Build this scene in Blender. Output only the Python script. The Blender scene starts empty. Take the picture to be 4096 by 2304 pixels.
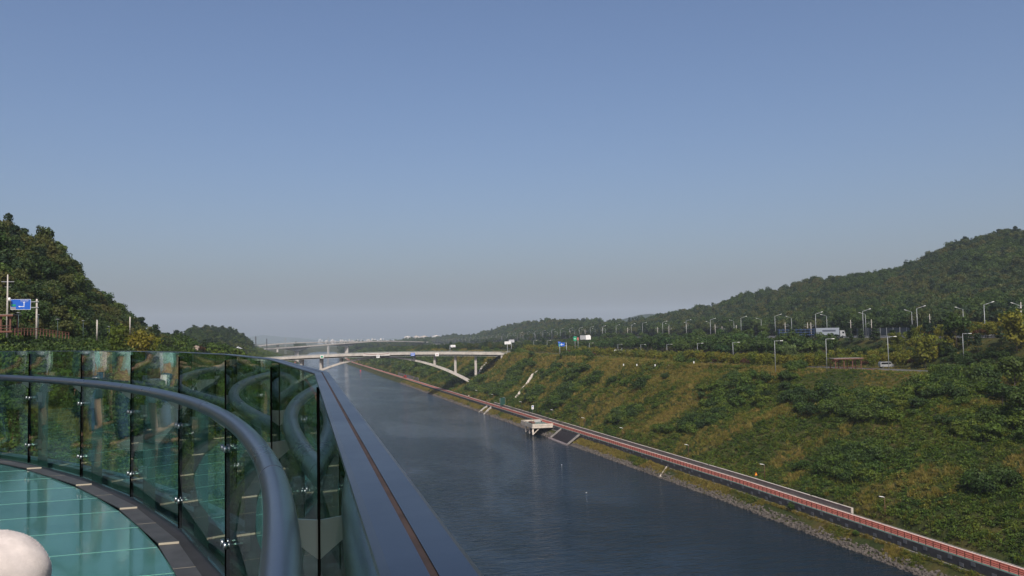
import bpy, bmesh, math, random
import numpy as np
from mathutils import Vector, Matrix

# ------------------------------------------------------------------ camera, world, sun, exposure
sc = bpy.context.scene
RAD = math.radians
FPX = 3408.0                       # focal length in pixels of the 4096 px wide photograph
HEAD, PITCH, ROLL, HC = RAD(14), RAD(3.15), RAD(1.1), 43.0
_h = np.array([math.sin(HEAD), math.cos(HEAD), 0.0])
_r0 = np.array([math.cos(HEAD), -math.sin(HEAD), 0.0])
_z = np.array([0, 0, 1.0])
_fw = _h * math.cos(PITCH) + _z * math.sin(PITCH)
_up0 = -_h * math.sin(PITCH) + _z * math.cos(PITCH)
_up = _up0 * math.cos(ROLL) + _r0 * math.sin(ROLL)
_rt = _r0 * math.cos(ROLL) - _up0 * math.sin(ROLL)
CAM0 = np.array([0, 0, HC])
cam = bpy.data.cameras.new('camera')
cam.sensor_width = 36.0
cam.lens = 36.0 * FPX / 4096.0
cam.clip_start = 0.02
cam.clip_end = 40000
cam_o = bpy.data.objects.new('camera', cam)
sc.collection.objects.link(cam_o)
M3 = Matrix((_rt, _up, -_fw)).transposed()
cam_o.matrix_world = Matrix.Translation(CAM0) @ M3.to_4x4()
sc.camera = cam_o

SUN_AZ, SUN_EL = RAD(189), RAD(47)     # compass-like: angle from +Y clockwise
sun_vec = np.array([math.sin(SUN_AZ) * math.cos(SUN_EL), math.cos(SUN_AZ) * math.cos(SUN_EL), math.sin(SUN_EL)])
sl = bpy.data.lights.new('sun', 'SUN')
sl.energy = 4.4
sl.angle = RAD(0.53)
sl.color = (1.0, 0.93, 0.82)
so = bpy.data.objects.new('sun', sl)
sc.collection.objects.link(so)
so.rotation_euler = Vector(sun_vec).to_track_quat('Z', 'Y').to_euler()

w = bpy.data.worlds.new('World')
sc.world = w
w.use_nodes = True
wt = w.node_tree
wt.nodes.clear()
sky = wt.nodes.new('ShaderNodeTexSky')
sky.sky_type = 'NISHITA'
sky.sun_disc = False
sky.sun_elevation = SUN_EL
sky.sun_rotation = SUN_AZ
sky.altitude = 50
sky.air_density = 1.05
sky.dust_density = 4.1
sky.ozone_density = 4.0
bg = wt.nodes.new('ShaderNodeBackground')
bg.inputs['Strength'].default_value = 0.117
wo = wt.nodes.new('ShaderNodeOutputWorld')
hs = wt.nodes.new('ShaderNodeHueSaturation')
hs.inputs['Saturation'].default_value = 1.05
wt.links.new(sky.outputs[0], hs.inputs['Color'])
gain = wt.nodes.new('ShaderNodeMix')
gain.data_type = 'RGBA'
gain.blend_type = 'MULTIPLY'
gain.inputs['Factor'].default_value = 1.0
gain.inputs[7].default_value = (1.03, 0.975, 1.02, 1)
wt.links.new(hs.outputs[0], gain.inputs[6])
wt.links.new(gain.outputs[2], bg.inputs[0])
wt.links.new(bg.outputs[0], wo.inputs[0])
sc.view_settings.view_transform = 'Standard'
sc.view_settings.look = 'None'
sc.view_settings.gamma = 1.0
sc.view_settings.use_curve_mapping = False
sc.view_settings.exposure = 0.0
sc.cycles.transparent_max_bounces = 24
sc.cycles.max_bounces = 8
sc.cycles.diffuse_bounces = 2
sc.cycles.glossy_bounces = 4
sc.cycles.transmission_bounces = 6
sc.cycles.volume_bounces = 1
sc.cycles.caustics_reflective = False
sc.cycles.caustics_refractive = False
sc.cycles.sample_clamp_indirect = 4.0
sc.cycles.use_denoising = True

random.seed(7)
rng = np.random.default_rng(11)
COL = sc.collection


# ------------------------------------------------------------------ places
def ray(px, py):
    return _fw + _rt * (px - 2048) / FPX + _up * (1152 - py) / FPX


def ground(px, py, z):
    d = ray(px, py)
    return CAM0 + d * ((z - HC) / d[2])


def at(px, py, dep):
    d = ray(px, py)
    return CAM0 + d * (dep / float(d @ _h))


def loc(lat, dep, z):
    """a point of the skywalk: sideways and forward of the visitor, z above its floor"""
    p = _r0 * lat + _h * dep
    return np.array([p[0], p[1], HC - 1.38 + z])


def px_of(x, y):
    u = x * _r0[0] + y * _r0[1]
    d = x * _h[0] + y * _h[1]
    d = np.maximum(d, 1e-3)
    return 2048 + FPX * u / d, d


def sstep(t):
    t = np.clip(t, 0, 1)
    return t * t * (3 - 2 * t)


def shift(y):
    return np.interp(y, [0, 200, 420, 800, 1400, 2000, 2700, 4000, 9000], [0, 0, -5, -14, -29, -20, 5, 40, 150])


def hx(y):                          # near edge of the highway
    return np.where(np.asarray(y) < 652, 226 + 0.115 * (np.asarray(y) - 242), np.interp(y, [652, 1000, 1462, 1976, 3000, 9000], [273.2, 300, 318, 330, 335, 335]))


def zh(y):
    return np.interp(y, [0, 650, 1000, 1500, 2000, 4000], [38.8, 38.8, 37, 30, 23, 16])


def zp(y):
    return np.interp(y, [0, 230, 330, 700, 1000, 1500, 3000], [29.3, 29.3, 29.3, 29.5, 26, 17, 12])


def qedge(y):
    return np.interp(y, [0, 200, 330, 9000], [176, 174, 151, 150])


RX = np.array([1500, 1631, 1755, 1817, 1864, 1895, 1918, 1957, 2000, 2130, 2260, 2330, 2428, 2560, 2667, 2793, 2878, 2948, 3075, 3243, 3426, 3567, 3651, 3736, 3820, 3918, 4017, 4096, 4600, 6000])
RY = np.array([1380, 1368, 1352, 1343, 1346, 1348, 1340, 1326, 1316, 1291, 1289, 1294, 1296, 1280, 1262, 1236, 1220, 1188, 1168, 1118, 1101, 1085, 1052, 1010, 972, 946, 930, 922, 900, 900])
RD = np.array([4000, 3300, 2700, 2450, 2350, 2300, 2200, 2100, 2000, 1700, 1500, 1450, 1380, 1250, 1190, 1120, 1080, 1050, 1000, 930, 890, 860, 845, 830, 810, 790, 775, 760, 700, 600])
LX = np.array([-2600, -700, 0, 60, 120, 180, 250, 300, 350, 400, 480, 520, 580, 640, 690, 720, 745, 800])
LY = np.array([640, 720, 872, 890, 930, 938, 985, 1055, 1118, 1160, 1226, 1262, 1296, 1318, 1345, 1370, 1390, 1405])
LD = np.array([220, 225, 235, 238, 242, 246, 252, 260, 268, 280, 300, 312, 330, 350, 370, 380, 390, 400])


def hor_y(px):
    return 1339.5 - (px - 2048) * 0.0192


def height(x, y):
    x = np.asarray(x, float)
    y = np.asarray(y, float)
    q = x - shift(y)
    px, D = px_of(x, y)
    e = qedge(y)
    p = zp(y)
    # right bank, path shelf, slope, plateau
    zr = np.where(q < 104, (q - 104) * 0.6,
         np.where(q < 108.0, (q - 104) / 4.0 * 2.3,
         np.where(q < 108.3, 2.3 + (q - 108.0) / 0.3 * 1.6,
         np.where(q < 113.2, 3.9,
         np.where(q < 114.0, 3.9 + (q - 113.2) * 1.0, 0)))))
    t = np.clip((q - 114) / np.maximum(e - 114, 1), 0, 1)
    slope = 4.7 + (p - 4.7) * (t + np.interp(y, [0, 400, 520, 680, 800, 9000], [0.10, 0.08, -0.18, -0.18, 0.0, 0.0]) * np.sin(t * math.pi) + 0.03 * np.sin(t * 9 + y * 0.05))
    slope = slope + (0.7 * np.sin(y * 0.09 + q * 0.05) + 0.5 * np.sin(y * 0.21 - q * 0.15)) * np.sin(t * math.pi)
    zr = np.where(q >= 114, slope, zr)
    X0 = hx(y)
    emb = sstep((x - (X0 - 26)) / 20.0)
    zr = np.where(q >= e, p + (zh(y) - p) * emb, zr)
    zr = np.where((q >= e) & (x > X0 - 6), zh(y), zr)
    rd = np.interp(px, RX, RD)
    ry = np.interp(px, RX, RY)
    ridge = HC + (hor_y(np.clip(px, 0, 4600)) - ry) * rd / FPX - 9
    th = np.clip((x - (X0 + 62)) / np.maximum(1.0, (rd - 0.0) * 0.55), 0, None)
    # fraction of the way from the highway to the ridge, measured along the line of sight
    d0 = np.interp(px, [1500, 1650, 1800, 2000, 2300, 2600, 3000, 3500, 4096, 6000], [3800, 3000, 2250, 1650, 1150, 865, 650, 500, 400, 250])
    t = np.clip((D - d0) / np.maximum(rd - d0, 10), 0, None)
    up = 0.55 * t + 0.45 * t * t
    bump = 5 * np.sin(x * 0.021 + 1) * np.sin(y * 0.017) * np.clip(t * (1 - t) * 4, 0, 1)
    hill = zh(y) + (ridge - zh(y)) * up + bump
    hill = np.where(t > 1, ridge - np.minimum((t - 1) * 120, 60), hill)
    zr = np.where(x > X0 + 56, zh(y) + (hill - zh(y)) * sstep((x - X0 - 56) / 20), zr)
    # left bank
    zl = np.interp(q, [-400, -60, -40, -24, -8, 10, 17, 21, 24, 60], [41, 40.5, 39.5, 36, 24, 7, 4.2, 4.0, 0, -20])
    far = sstep((y - 300) / 400)
    zl = zl * (1 - far) + np.minimum(zl, np.interp(q, [-400, -80, -35, 14, 20, 24, 60], [36, 33, 28, 5, 3.5, 0, -20])) * far
    low = np.interp(y, [0, 900, 1500, 9000], [60, 60, 14, 10])
    zl = np.minimum(zl, low)
    zl = zl + 0.6 * np.sin(x * 0.13 + y * 0.07) * np.clip((14 - q) / 10, 0, 1)
    ly = np.interp(px, LX, LY)
    ld = np.interp(px, LX, LD)
    lr = HC + (hor_y(px) - ly) * ld / FPX - 7.0
    l0 = np.interp(px, [-2600, -700, 0, 300, 500, 700, 800], [95, 120, 150, 175, 215, 320, 390])
    t = np.clip((D - l0) / np.maximum(ld - l0, 8), 0, None)
    hl = zl + (lr - zl) * sstep(t)
    hl = np.where(t > 1, lr - np.minimum((t - 1) * 60, 40), hl)
    zl = np.where((px < 790) & (q < -10), np.maximum(zl, hl), zl)
    # low wooded rise far on the left
    rise = 15 * np.exp(-((px - 850) / 135) ** 4) * np.exp(-((D - 900) / 180) ** 2)
    zl = zl + np.where(q < -15, rise, 0)
    return np.where(q < 64, zl, zr)


def hgt(x, y):
    return float(height(np.array([x]), np.array([y]))[0])


_ts = np.concatenate([np.arange(30, 400, 0.5), np.arange(400, 3500, 3.0)])


def hit(px, py):
    d = ray(px, py)
    P = CAM0[None, :] + d[None, :] * _ts[:, None]
    hh = height(P[:, 0], P[:, 1])
    hh = np.maximum(hh, 0)
    k = np.where(P[:, 2] < hh)[0]
    i = int(k[0]) if len(k) else len(_ts) - 1
    p = P[i].copy()
    p[2] = hh[i]
    return p


# ------------------------------------------------------------------ building helpers
def link(o, parent=None):
    COL.objects.link(o)
    if parent is not None:
        o.parent = parent
    return o


def tag(o, label=None, cat=None, group=None, kind=None):
    if label: o['label'] = label
    if cat: o['category'] = cat
    if group: o['group'] = group
    if kind: o['kind'] = kind
    return o


def empty(name, p, rz=0.0, s=1.0):
    o = bpy.data.objects.new(name, None)
    o.empty_display_size = 0.2
    o.location = [float(v) for v in p]
    o.rotation_euler = (0, 0, rz)
    o.scale = (s, s, s)
    return link(o)


class MB:
    def __init__(self):
        self.v = []
        self.f = []
        self.sm = []

    def add(self, vs, fs, smooth=False):
        n = len(self.v)
        self.v += [tuple(float(c) for c in p) for p in vs]
        self.f += [tuple(i + n for i in f) for f in fs]
        self.sm += [smooth] * len(fs)
        return self

    def box(self, c, s, rz=0.0, rot=None):
        c = np.array(c, float)
        hx_, hy_, hz_ = s[0] / 2, s[1] / 2, s[2] / 2
        pts = np.array([[i * hx_, j * hy_, k * hz_] for k in (-1, 1) for j in (-1, 1) for i in (-1, 1)])
        if rot is not None:
            pts = pts @ np.array(rot).T
        elif rz:
            ca, sa = math.cos(rz), math.sin(rz)
            pts = pts @ np.array([[ca, sa, 0], [-sa, ca, 0], [0, 0, 1]])
        return self.add(pts + c, [(0, 2, 3, 1), (4, 5, 7, 6), (0, 1, 5, 4), (2, 6, 7, 3), (0, 4, 6, 2), (1, 3, 7, 5)])

    def bar(self, a, b, wd, ht, up=(0, 0, 1)):
        a = np.array(a, float)
        b = np.array(b, float)
        d = b - a
        L = np.linalg.norm(d)
        d = d / max(L, 1e-9)
        up = np.array(up, float)
        s = np.cross(d, up)
        if np.linalg.norm(s) < 1e-6:
            s = np.cross(d, [1.0, 0, 0])
        s /= np.linalg.norm(s)
        u = np.cross(s, d)
        return self.box((a + b) / 2, (L, wd, ht), rot=np.array([d, s, u]).T)

    def tube(self, pts, rad, n=8, cap=True, smooth=True):
        pts = [np.array(p, float) for p in pts]
        m = len(pts)
        rad = [rad] * m if np.isscalar(rad) else rad
        vs, fs = [], []
        ref = None
        for i, p in enumerate(pts):
            t = pts[min(i + 1, m - 1)] - pts[max(i - 1, 0)]
            t /= max(np.linalg.norm(t), 1e-9)
            if ref is None:
                ref = np.array([0, 0, 1.0]) if abs(t[2]) < 0.9 else np.array([1.0, 0, 0])
            s = np.cross(t, ref)
            s /= max(np.linalg.norm(s), 1e-9)
            u = np.cross(s, t)
            ref = u
            for k in range(n):
                a = 2 * math.pi * k / n
                vs.append(p + rad[i] * (math.cos(a) * s + math.sin(a) * u))
        for i in range(m - 1):
            for k in range(n):
                k2 = (k + 1) % n
                fs.append((i * n + k, i * n + k2, (i + 1) * n + k2, (i + 1) * n + k))
        self.add(vs, fs, smooth)
        if cap:
            nb = len(self.v) - m * n
            self.f.append(tuple(nb + k for k in range(n))[::-1])
            self.f.append(tuple(nb + (m - 1) * n + k for k in range(n)))
            self.sm += [False, False]
        return self

    def prism(self, poly, z0, z1):
        """poly: list of (x, y); vertical extrusion"""
        n = len(poly)
        vs = [(p[0], p[1], z0) for p in poly] + [(p[0], p[1], z1) for p in poly]
        fs = [tuple(range(n))[::-1], tuple(range(n, 2 * n))]
        fs += [(i, (i + 1) % n, n + (i + 1) % n, n + i) for i in range(n)]
        return self.add(vs, fs)

    def slab(self, poly3, thick_vec):
        n = len(poly3)
        t = np.array(thick_vec, float)
        a = [np.array(p, float) for p in poly3]
        vs = a + [p + t for p in a]
        fs = [tuple(range(n))[::-1], tuple(range(n, 2 * n))]
        fs += [(i, (i + 1) % n, n + (i + 1) % n, n + i) for i in range(n)]
        return self.add(vs, fs)

    def sweep(self, pts, prof, closed_prof=True, smooth=False, caps=True):
        """sweep a (sideways, up) profile along pts (kept upright); sideways is to the right of travel"""
        pts = [np.array(p, float) for p in pts]
        m, n = len(pts), len(prof)
        vs, fs = [], []
        for i, p in enumerate(pts):
            t0 = pts[i] - pts[i - 1] if i > 0 else pts[1] - pts[0]
            t1 = pts[i + 1] - pts[i] if i < m - 1 else t0
            t0 = t0[:2] / max(np.linalg.norm(t0[:2]), 1e-9)
            t1 = t1[:2] / max(np.linalg.norm(t1[:2]), 1e-9)
            n0 = np.array([t0[1], -t0[0]])
            n1 = np.array([t1[1], -t1[0]])
            nn = n0 + n1
            nn /= max(np.linalg.norm(nn), 1e-9)
            k = 1.0 / max(0.5, float(nn @ n1))
            for a, b in prof:
                vs.append((p[0] + nn[0] * a * k, p[1] + nn[1] * a * k, p[2] + b))
        for i in range(m - 1):
            for k in range(n if closed_prof else n - 1):
                k2 = (k + 1) % n
                fs.append((i * n + k, (i + 1) * n + k, (i + 1) * n + k2, i * n + k2))
        if closed_prof and caps:
            fs.append(tuple(range(n)))
            fs.append(tuple((m - 1) * n + k for k in range(n))[::-1])
        return self.add(vs, fs, smooth)

    def csweep(self, y0, y1, step, z, prof, closed_prof=True):
        b = prof[0][0]
        return self.sweep(canal_line(b, y0, y1, step, z), [(a - b, c) for a, c in prof], closed_prof)

    def mesh(self, name, mat=None):
        me = bpy.data.meshes.new(name)
        me.from_pydata(self.v, [], self.f)
        if mat is not None:
            me.materials.append(mat)
        me.polygons.foreach_set('use_smooth', self.sm)
        me.update()
        return me

    def build(self, name, mat, parent=None, world=False, fix=True):
        """world=True: coordinates are world ones while the parent stands elsewhere"""
        me = self.mesh(name, mat)
        if fix and len(self.f) < 20000:
            bm = bmesh.new()
            bm.from_mesh(me)
            bmesh.ops.recalc_face_normals(bm, faces=bm.faces)
            bm.to_mesh(me)
            bm.free()
        o = bpy.data.objects.new(name, me)
        link(o, parent)
        if world and parent is not None:
            lc = Matrix.LocRotScale(parent.location, parent.rotation_euler, parent.scale)
            o.matrix_parent_inverse = lc.inverted()
        return o


def inst(name, me, parent=None, p=(0, 0, 0), rot=(0, 0, 0), s=(1, 1, 1)):
    o = bpy.data.objects.new(name, me)
    o.location = [float(v) for v in p]
    o.rotation_euler = rot
    o.scale = s if hasattr(s, '__len__') else (s, s, s)
    return link(o, parent)


def copy_tree(o, parent=None):
    c = o.copy()
    COL.objects.link(c)
    c.parent = parent
    for ch in o.children:
        copy_tree(ch, c)
    return c


# ------------------------------------------------------------------ materials
MATS = {}


def mat(name, col, rough=0.7, metal=0.0, spec=0.4, noise=0.0, scale=2.0, col2=None, bump=0.0, bscale=20.0, coords='Object'):
    if name in MATS:
        return MATS[name]
    m = bpy.data.materials.new(name)
    m.use_nodes = True
    nt = m.node_tree
    b = nt.nodes['Principled BSDF']
    b.inputs['Roughness'].default_value = rough
    b.inputs['Metallic'].default_value = metal
    b.inputs['Specular IOR Level'].default_value = spec
    c = tuple(col) + (1,)
    b.inputs['Base Color'].default_value = c
    if noise > 0 or col2 is not None or bump > 0:
        if coords == 'World':
            g = nt.nodes.new('ShaderNodeNewGeometry')
            vec = g.outputs['Position']
        else:
            g = nt.nodes.new('ShaderNodeTexCoord')
            vec = g.outputs['Object']
        n = nt.nodes.new('ShaderNodeTexNoise')
        n.inputs['Scale'].default_value = scale
        n.inputs['Detail'].default_value = 6
        n.inputs['Roughness'].default_value = 0.65
        nt.links.new(vec, n.inputs['Vector'])
        if noise > 0 or col2 is not None:
            r = nt.nodes.new('ShaderNodeValToRGB')
            r.color_ramp.elements[0].position = 0.32
            r.color_ramp.elements[1].position = 0.68
            c2 = col2 if col2 is not None else tuple(min(1, v * (1 + noise)) for v in col)
            c1 = col if col2 is not None else tuple(v * (1 - noise) for v in col)
            r.color_ramp.elements[0].color = tuple(c1) + (1,)
            r.color_ramp.elements[1].color = tuple(c2) + (1,)
            nt.links.new(n.outputs['Fac'], r.inputs['Fac'])
            nt.links.new(r.outputs['Color'], b.inputs['Base Color'])
        if bump > 0:
            n2 = nt.nodes.new('ShaderNodeTexNoise')
            n2.inputs['Scale'].default_value = bscale
            n2.inputs['Detail'].default_value = 4
            nt.links.new(vec, n2.inputs['Vector'])
            bp = nt.nodes.new('ShaderNodeBump')
            bp.inputs['Strength'].default_value = bump
            nt.links.new(n2.outputs['Fac'], bp.inputs['Height'])
            nt.links.new(bp.outputs['Normal'], b.inputs['Normal'])
    MATS[name] = m
    return m


def worn(m, lo, hi, scale=14.0, specks=0.25):
    """uneven gloss, dust and faint water marks on metal"""
    nt = m.node_tree
    b = nt.nodes['Principled BSDF']
    tc = nt.nodes.new('ShaderNodeTexCoord')
    n = nt.nodes.new('ShaderNodeTexNoise')
    n.inputs['Scale'].default_value = scale
    n.inputs['Detail'].default_value = 8
    n.inputs['Roughness'].default_value = 0.7
    nt.links.new(tc.outputs['Object'], n.inputs['Vector'])
    mr = nt.nodes.new('ShaderNodeMapRange')
    mr.inputs['From Min'].default_value = 0.3
    mr.inputs['From Max'].default_value = 0.7
    mr.inputs['To Min'].default_value = lo
    mr.inputs['To Max'].default_value = hi
    nt.links.new(n.outputs['Fac'], mr.inputs['Value'])
    nt.links.new(mr.outputs[0], b.inputs['Roughness'])
    v = nt.nodes.new('ShaderNodeTexNoise')
    v.inputs['Scale'].default_value = scale * 9
    v.inputs['Detail'].default_value = 4
    nt.links.new(tc.outputs['Object'], v.inputs['Vector'])
    r = nt.nodes.new('ShaderNodeMapRange')
    r.inputs['From Min'].default_value = 0.52
    r.inputs['From Max'].default_value = 0.72
    r.inputs['To Min'].default_value = 1.0
    r.inputs['To Max'].default_value = 1.0 - specks
    nt.links.new(v.outputs['Fac'], r.inputs['Value'])
    old = b.inputs['Base Color'].links[0].from_socket if b.inputs['Base Color'].links else None
    mx = nt.nodes.new('ShaderNodeMix')
    mx.data_type = 'RGBA'
    mx.blend_type = 'MULTIPLY'
    mx.inputs['Factor'].default_value = 1.0
    if old:
        nt.links.new(old, mx.inputs[6])
    else:
        mx.inputs[6].default_value = b.inputs['Base Color'].default_value
    nt.links.new(r.outputs[0], mx.inputs[7])
    nt.links.new(mx.outputs[2], b.inputs['Base Color'])


def leaf(name, cols, scale=0.08, var=0.45, trans=0.25):
    """foliage: world-space noise picks a hue patch, each plant gets its own tone"""
    if name in MATS:
        return MATS[name]
    m = bpy.data.materials.new(name)
    m.use_nodes = True
    nt = m.node_tree
    b = nt.nodes['Principled BSDF']
    out = nt.nodes['Material Output']
    b.inputs['Roughness'].default_value = 0.62
    b.inputs['Specular IOR Level'].default_value = 0.25
    g = nt.nodes.new('ShaderNodeNewGeometry')
    n = nt.nodes.new('ShaderNodeTexNoise')
    n.inputs['Scale'].default_value = scale
    n.inputs['Detail'].default_value = 5
    n.inputs['Roughness'].default_value = 0.7
    nt.links.new(g.outputs['Position'], n.inputs['Vector'])
    oi = nt.nodes.new('ShaderNodeObjectInfo')
    ad = nt.nodes.new('ShaderNodeMath')
    ad.operation = 'MULTIPLY_ADD'
    ad.inputs[1].default_value = 0.34
    nt.links.new(oi.outputs['Random'], ad.inputs[0])
    sb = nt.nodes.new('ShaderNodeMath')
    sb.operation = 'SUBTRACT'
    sb.inputs[1].default_value = 0.17
    nt.links.new(n.outputs['Fac'], sb.inputs[0])
    nt.links.new(sb.outputs[0], ad.inputs[2])
    r = nt.nodes.new('ShaderNodeValToRGB')
    k = len(cols)
    while len(r.color_ramp.elements) < k:
        r.color_ramp.elements.new(0.5)
    for i, c in enumerate(cols):
        r.color_ramp.elements[i].position = 0.28 + 0.44 * i / max(1, k - 1)
        r.color_ramp.elements[i].color = tuple(c) + (1,)
    nt.links.new(ad.outputs[0], r.inputs['Fac'])
    n2 = nt.nodes.new('ShaderNodeTexNoise')
    n2.inputs['Scale'].default_value = 1.3
    n2.inputs['Detail'].default_value = 3
    nt.links.new(g.outputs['Position'], n2.inputs['Vector'])
    mr = nt.nodes.new('ShaderNodeMapRange')
    mr.inputs['From Min'].default_value = 0.3
    mr.inputs['From Max'].default_value = 0.7
    mr.inputs['To Min'].default_value = 1 - var
    mr.inputs['To Max'].default_value = 1 + var
    nt.links.new(n2.outputs['Fac'], mr.inputs['Value'])
    mx = nt.nodes.new('ShaderNodeMix')
    mx.data_type = 'RGBA'
    mx.blend_type = 'MULTIPLY'
    mx.inputs['Factor'].default_value = 1.0
    nt.links.new(r.outputs['Color'], mx.inputs[6])
    nt.links.new(mr.outputs['Result'], mx.inputs[7])
    nt.links.new(mx.outputs[2], b.inputs['Base Color'])
    tr = nt.nodes.new('ShaderNodeBsdfTranslucent')
    nt.links.new(mx.outputs[2], tr.inputs['Color'])
    ms = nt.nodes.new('ShaderNodeMixShader')
    ms.inputs[0].default_value = trans
    nt.links.new(b.outputs[0], ms.inputs[1])
    nt.links.new(tr.outputs[0], ms.inputs[2])
    nt.links.new(ms.outputs[0], out.inputs['Surface'])
    MATS[name] = m
    return m


def glass(name, tint, ior=1.5, gloss_rough=0.0):
    if name in MATS:
        return MATS[name]
    m = bpy.data.materials.new(name)
    m.use_nodes = True
    nt = m.node_tree
    nt.nodes.remove(nt.nodes['Principled BSDF'])
    out = nt.nodes['Material Output']
    tr = nt.nodes.new('ShaderNodeBsdfTransparent')
    tr.inputs[0].default_value = tuple(tint) + (1,)
    gl = nt.nodes.new('ShaderNodeBsdfGlossy')
    gl.inputs['Roughness'].default_value = gloss_rough
    gl.inputs['Color'].default_value = (0.85, 0.92, 0.90, 1)
    fr = nt.nodes.new('ShaderNodeFresnel')
    # the two faces of a thin slab: never the back-face (total reflection) case
    geo = nt.nodes.new('ShaderNodeNewGeometry')
    mp = nt.nodes.new('ShaderNodeMath')
    mp.operation = 'MULTIPLY_ADD'
    mp.inputs[1].default_value = 1.0 / ior - ior
    mp.inputs[2].default_value = ior
    nt.links.new(geo.outputs['Backfacing'], mp.inputs[0])
    nt.links.new(mp.outputs[0], fr.inputs['IOR'])
    ms = nt.nodes.new('ShaderNodeMixShader')
    nt.links.new(fr.outputs[0], ms.inputs[0])
    nt.links.new(tr.outputs[0], ms.inputs[1])
    nt.links.new(gl.outputs[0], ms.inputs[2])
    nt.links.new(ms.outputs[0], out.inputs['Surface'])
    MATS[name] = m
    return m


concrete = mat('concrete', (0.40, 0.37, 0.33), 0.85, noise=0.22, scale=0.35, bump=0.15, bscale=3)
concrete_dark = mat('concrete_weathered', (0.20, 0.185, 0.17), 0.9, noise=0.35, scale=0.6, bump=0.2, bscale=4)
steel_grey = mat('galvanised_steel', (0.30, 0.315, 0.325), 0.45, metal=0.3, noise=0.1, scale=3)
white_paint = mat('white_paint', (0.72, 0.72, 0.70), 0.5, noise=0.08, scale=2)
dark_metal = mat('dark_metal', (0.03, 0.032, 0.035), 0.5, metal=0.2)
bark = mat('bark', (0.075, 0.058, 0.045), 0.9, noise=0.4, scale=6, bump=0.3)
brown_wood = mat('stained_wood', (0.13, 0.055, 0.035), 0.7, noise=0.3, scale=4)
blue_sign = mat('blue_sign_paint', (0.010, 0.10, 0.48), 0.4)
green_sign = mat('green_sign_paint', (0.012, 0.27, 0.14), 0.4)
red_paint = mat('red_paint', (0.28, 0.03, 0.025), 0.5)
black_silicone = mat('black_silicone', (0.002, 0.002, 0.002), 1.0, spec=0.0)
black_rubber = mat('black_rubber', (0.008, 0.009, 0.009), 0.6)


# ------------------------------------------------------------------ ground, water, sky-side setting
def terrain():
    qs = np.concatenate([[-9000, -5000, -3000, -1800, -1200, -900], np.arange(-700, -120, 12), np.arange(-120, 24, 3.0), [24, 28, 34, 60, 90, 100, 104, 105, 106, 107, 107.95, 108.3, 110, 113.2, 113.6, 114],
                         np.arange(116, 186, 2.0), np.arange(186, 330, 4.0), np.arange(330, 700, 10), np.arange(700, 1500, 25), [1700, 2200, 3000, 5000, 9000]])
    ys = [-9000, -3000, -600, -200]
    yv = -100.0
    while yv < 11000:
        ys.append(yv)
        yv += max(2.5, abs(yv) * 0.018)
    ys = np.array(ys)
    Q, Y = np.meshgrid(qs, ys)
    X = Q + shift(Y)
    Z = height(X, Y)
    far = sstep((np.abs(Q) - 1500) / 500)
    Z = Z * (1 - far) + 12 * far
    far = sstep((Y - 4200) / 600) * np.where((Q > 110) | (Q < 20), 1, 0)
    Z = Z * (1 - far) + 10 * far
    far = sstep((-Y - 100) / 100) * np.where((Q > 110) | (Q < 20), 1, 0)
    Z = Z * (1 - far) + 20 * far
    end = sstep((Y - 2650) / 350) * np.where((Q >= 20) & (Q <= 110), 1, 0)
    Z = Z * (1 - end) + 9 * end
    n, m = X.shape
    vs = np.stack([X, Y, Z], -1).reshape(-1, 3)
    idx = np.arange(n * m).reshape(n, m)
    fs = np.stack([idx[:-1, :-1], idx[:-1, 1:], idx[1:, 1:], idx[1:, :-1]], -1).reshape(-1, 4)
    me = bpy.data.meshes.new('ground')
    me.from_pydata(vs.tolist(), [], fs.tolist())
    me.polygons.foreach_set('use_smooth', [True] * len(me.polygons))
    m_ = bpy.data.materials.new('ground_soil_and_weeds')
    m_.use_nodes = True
    nt = m_.node_tree
    b = nt.nodes['Principled BSDF']
    b.inputs['Roughness'].default_value = 0.95
    b.inputs['Specular IOR Level'].default_value = 0.1
    g = nt.nodes.new('ShaderNodeNewGeometry')
    a = nt.nodes.new('ShaderNodeTexNoise')
    a.inputs['Scale'].default_value = 0.06
    a.inputs['Detail'].default_value = 8
    a.inputs['Roughness'].default_value = 0.7
    nt.links.new(g.outputs['Position'], a.inputs['Vector'])
    r = nt.nodes.new('ShaderNodeValToRGB')
    els = r.color_ramp.elements
    els[0].position = 0.3
    els[0].color = (0.014, 0.022, 0.007, 1)
    els[1].position = 0.72
    els[1].color = (0.09, 0.062, 0.024, 1)
    e = els.new(0.45)
    e.color = (0.030, 0.040, 0.011, 1)
    e = els.new(0.58)
    e.color = (0.055, 0.050, 0.015, 1)
    nt.links.new(a.outputs['Fac'], r.inputs['Fac'])
    nt.links.new(r.outputs['Color'], b.inputs['Base Color'])
    n2 = nt.nodes.new('ShaderNodeTexNoise')
    n2.inputs['Scale'].default_value = 0.9
    n2.inputs['Detail'].default_value = 5
    nt.links.new(g.outputs['Position'], n2.inputs['Vector'])
    bp = nt.nodes.new('ShaderNodeBump')
    bp.inputs['Strength'].default_value = 0.8
    bp.inputs['Distance'].default_value = 0.6
    nt.links.new(n2.outputs['Fac'], bp.inputs['Height'])
    nt.links.new(bp.outputs['Normal'], b.inputs['Normal'])
    me.materials.append(m_)
    o = link(bpy.data.objects.new('ground', me))
    tag(o, kind='structure')
    return o


terrain()


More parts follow.
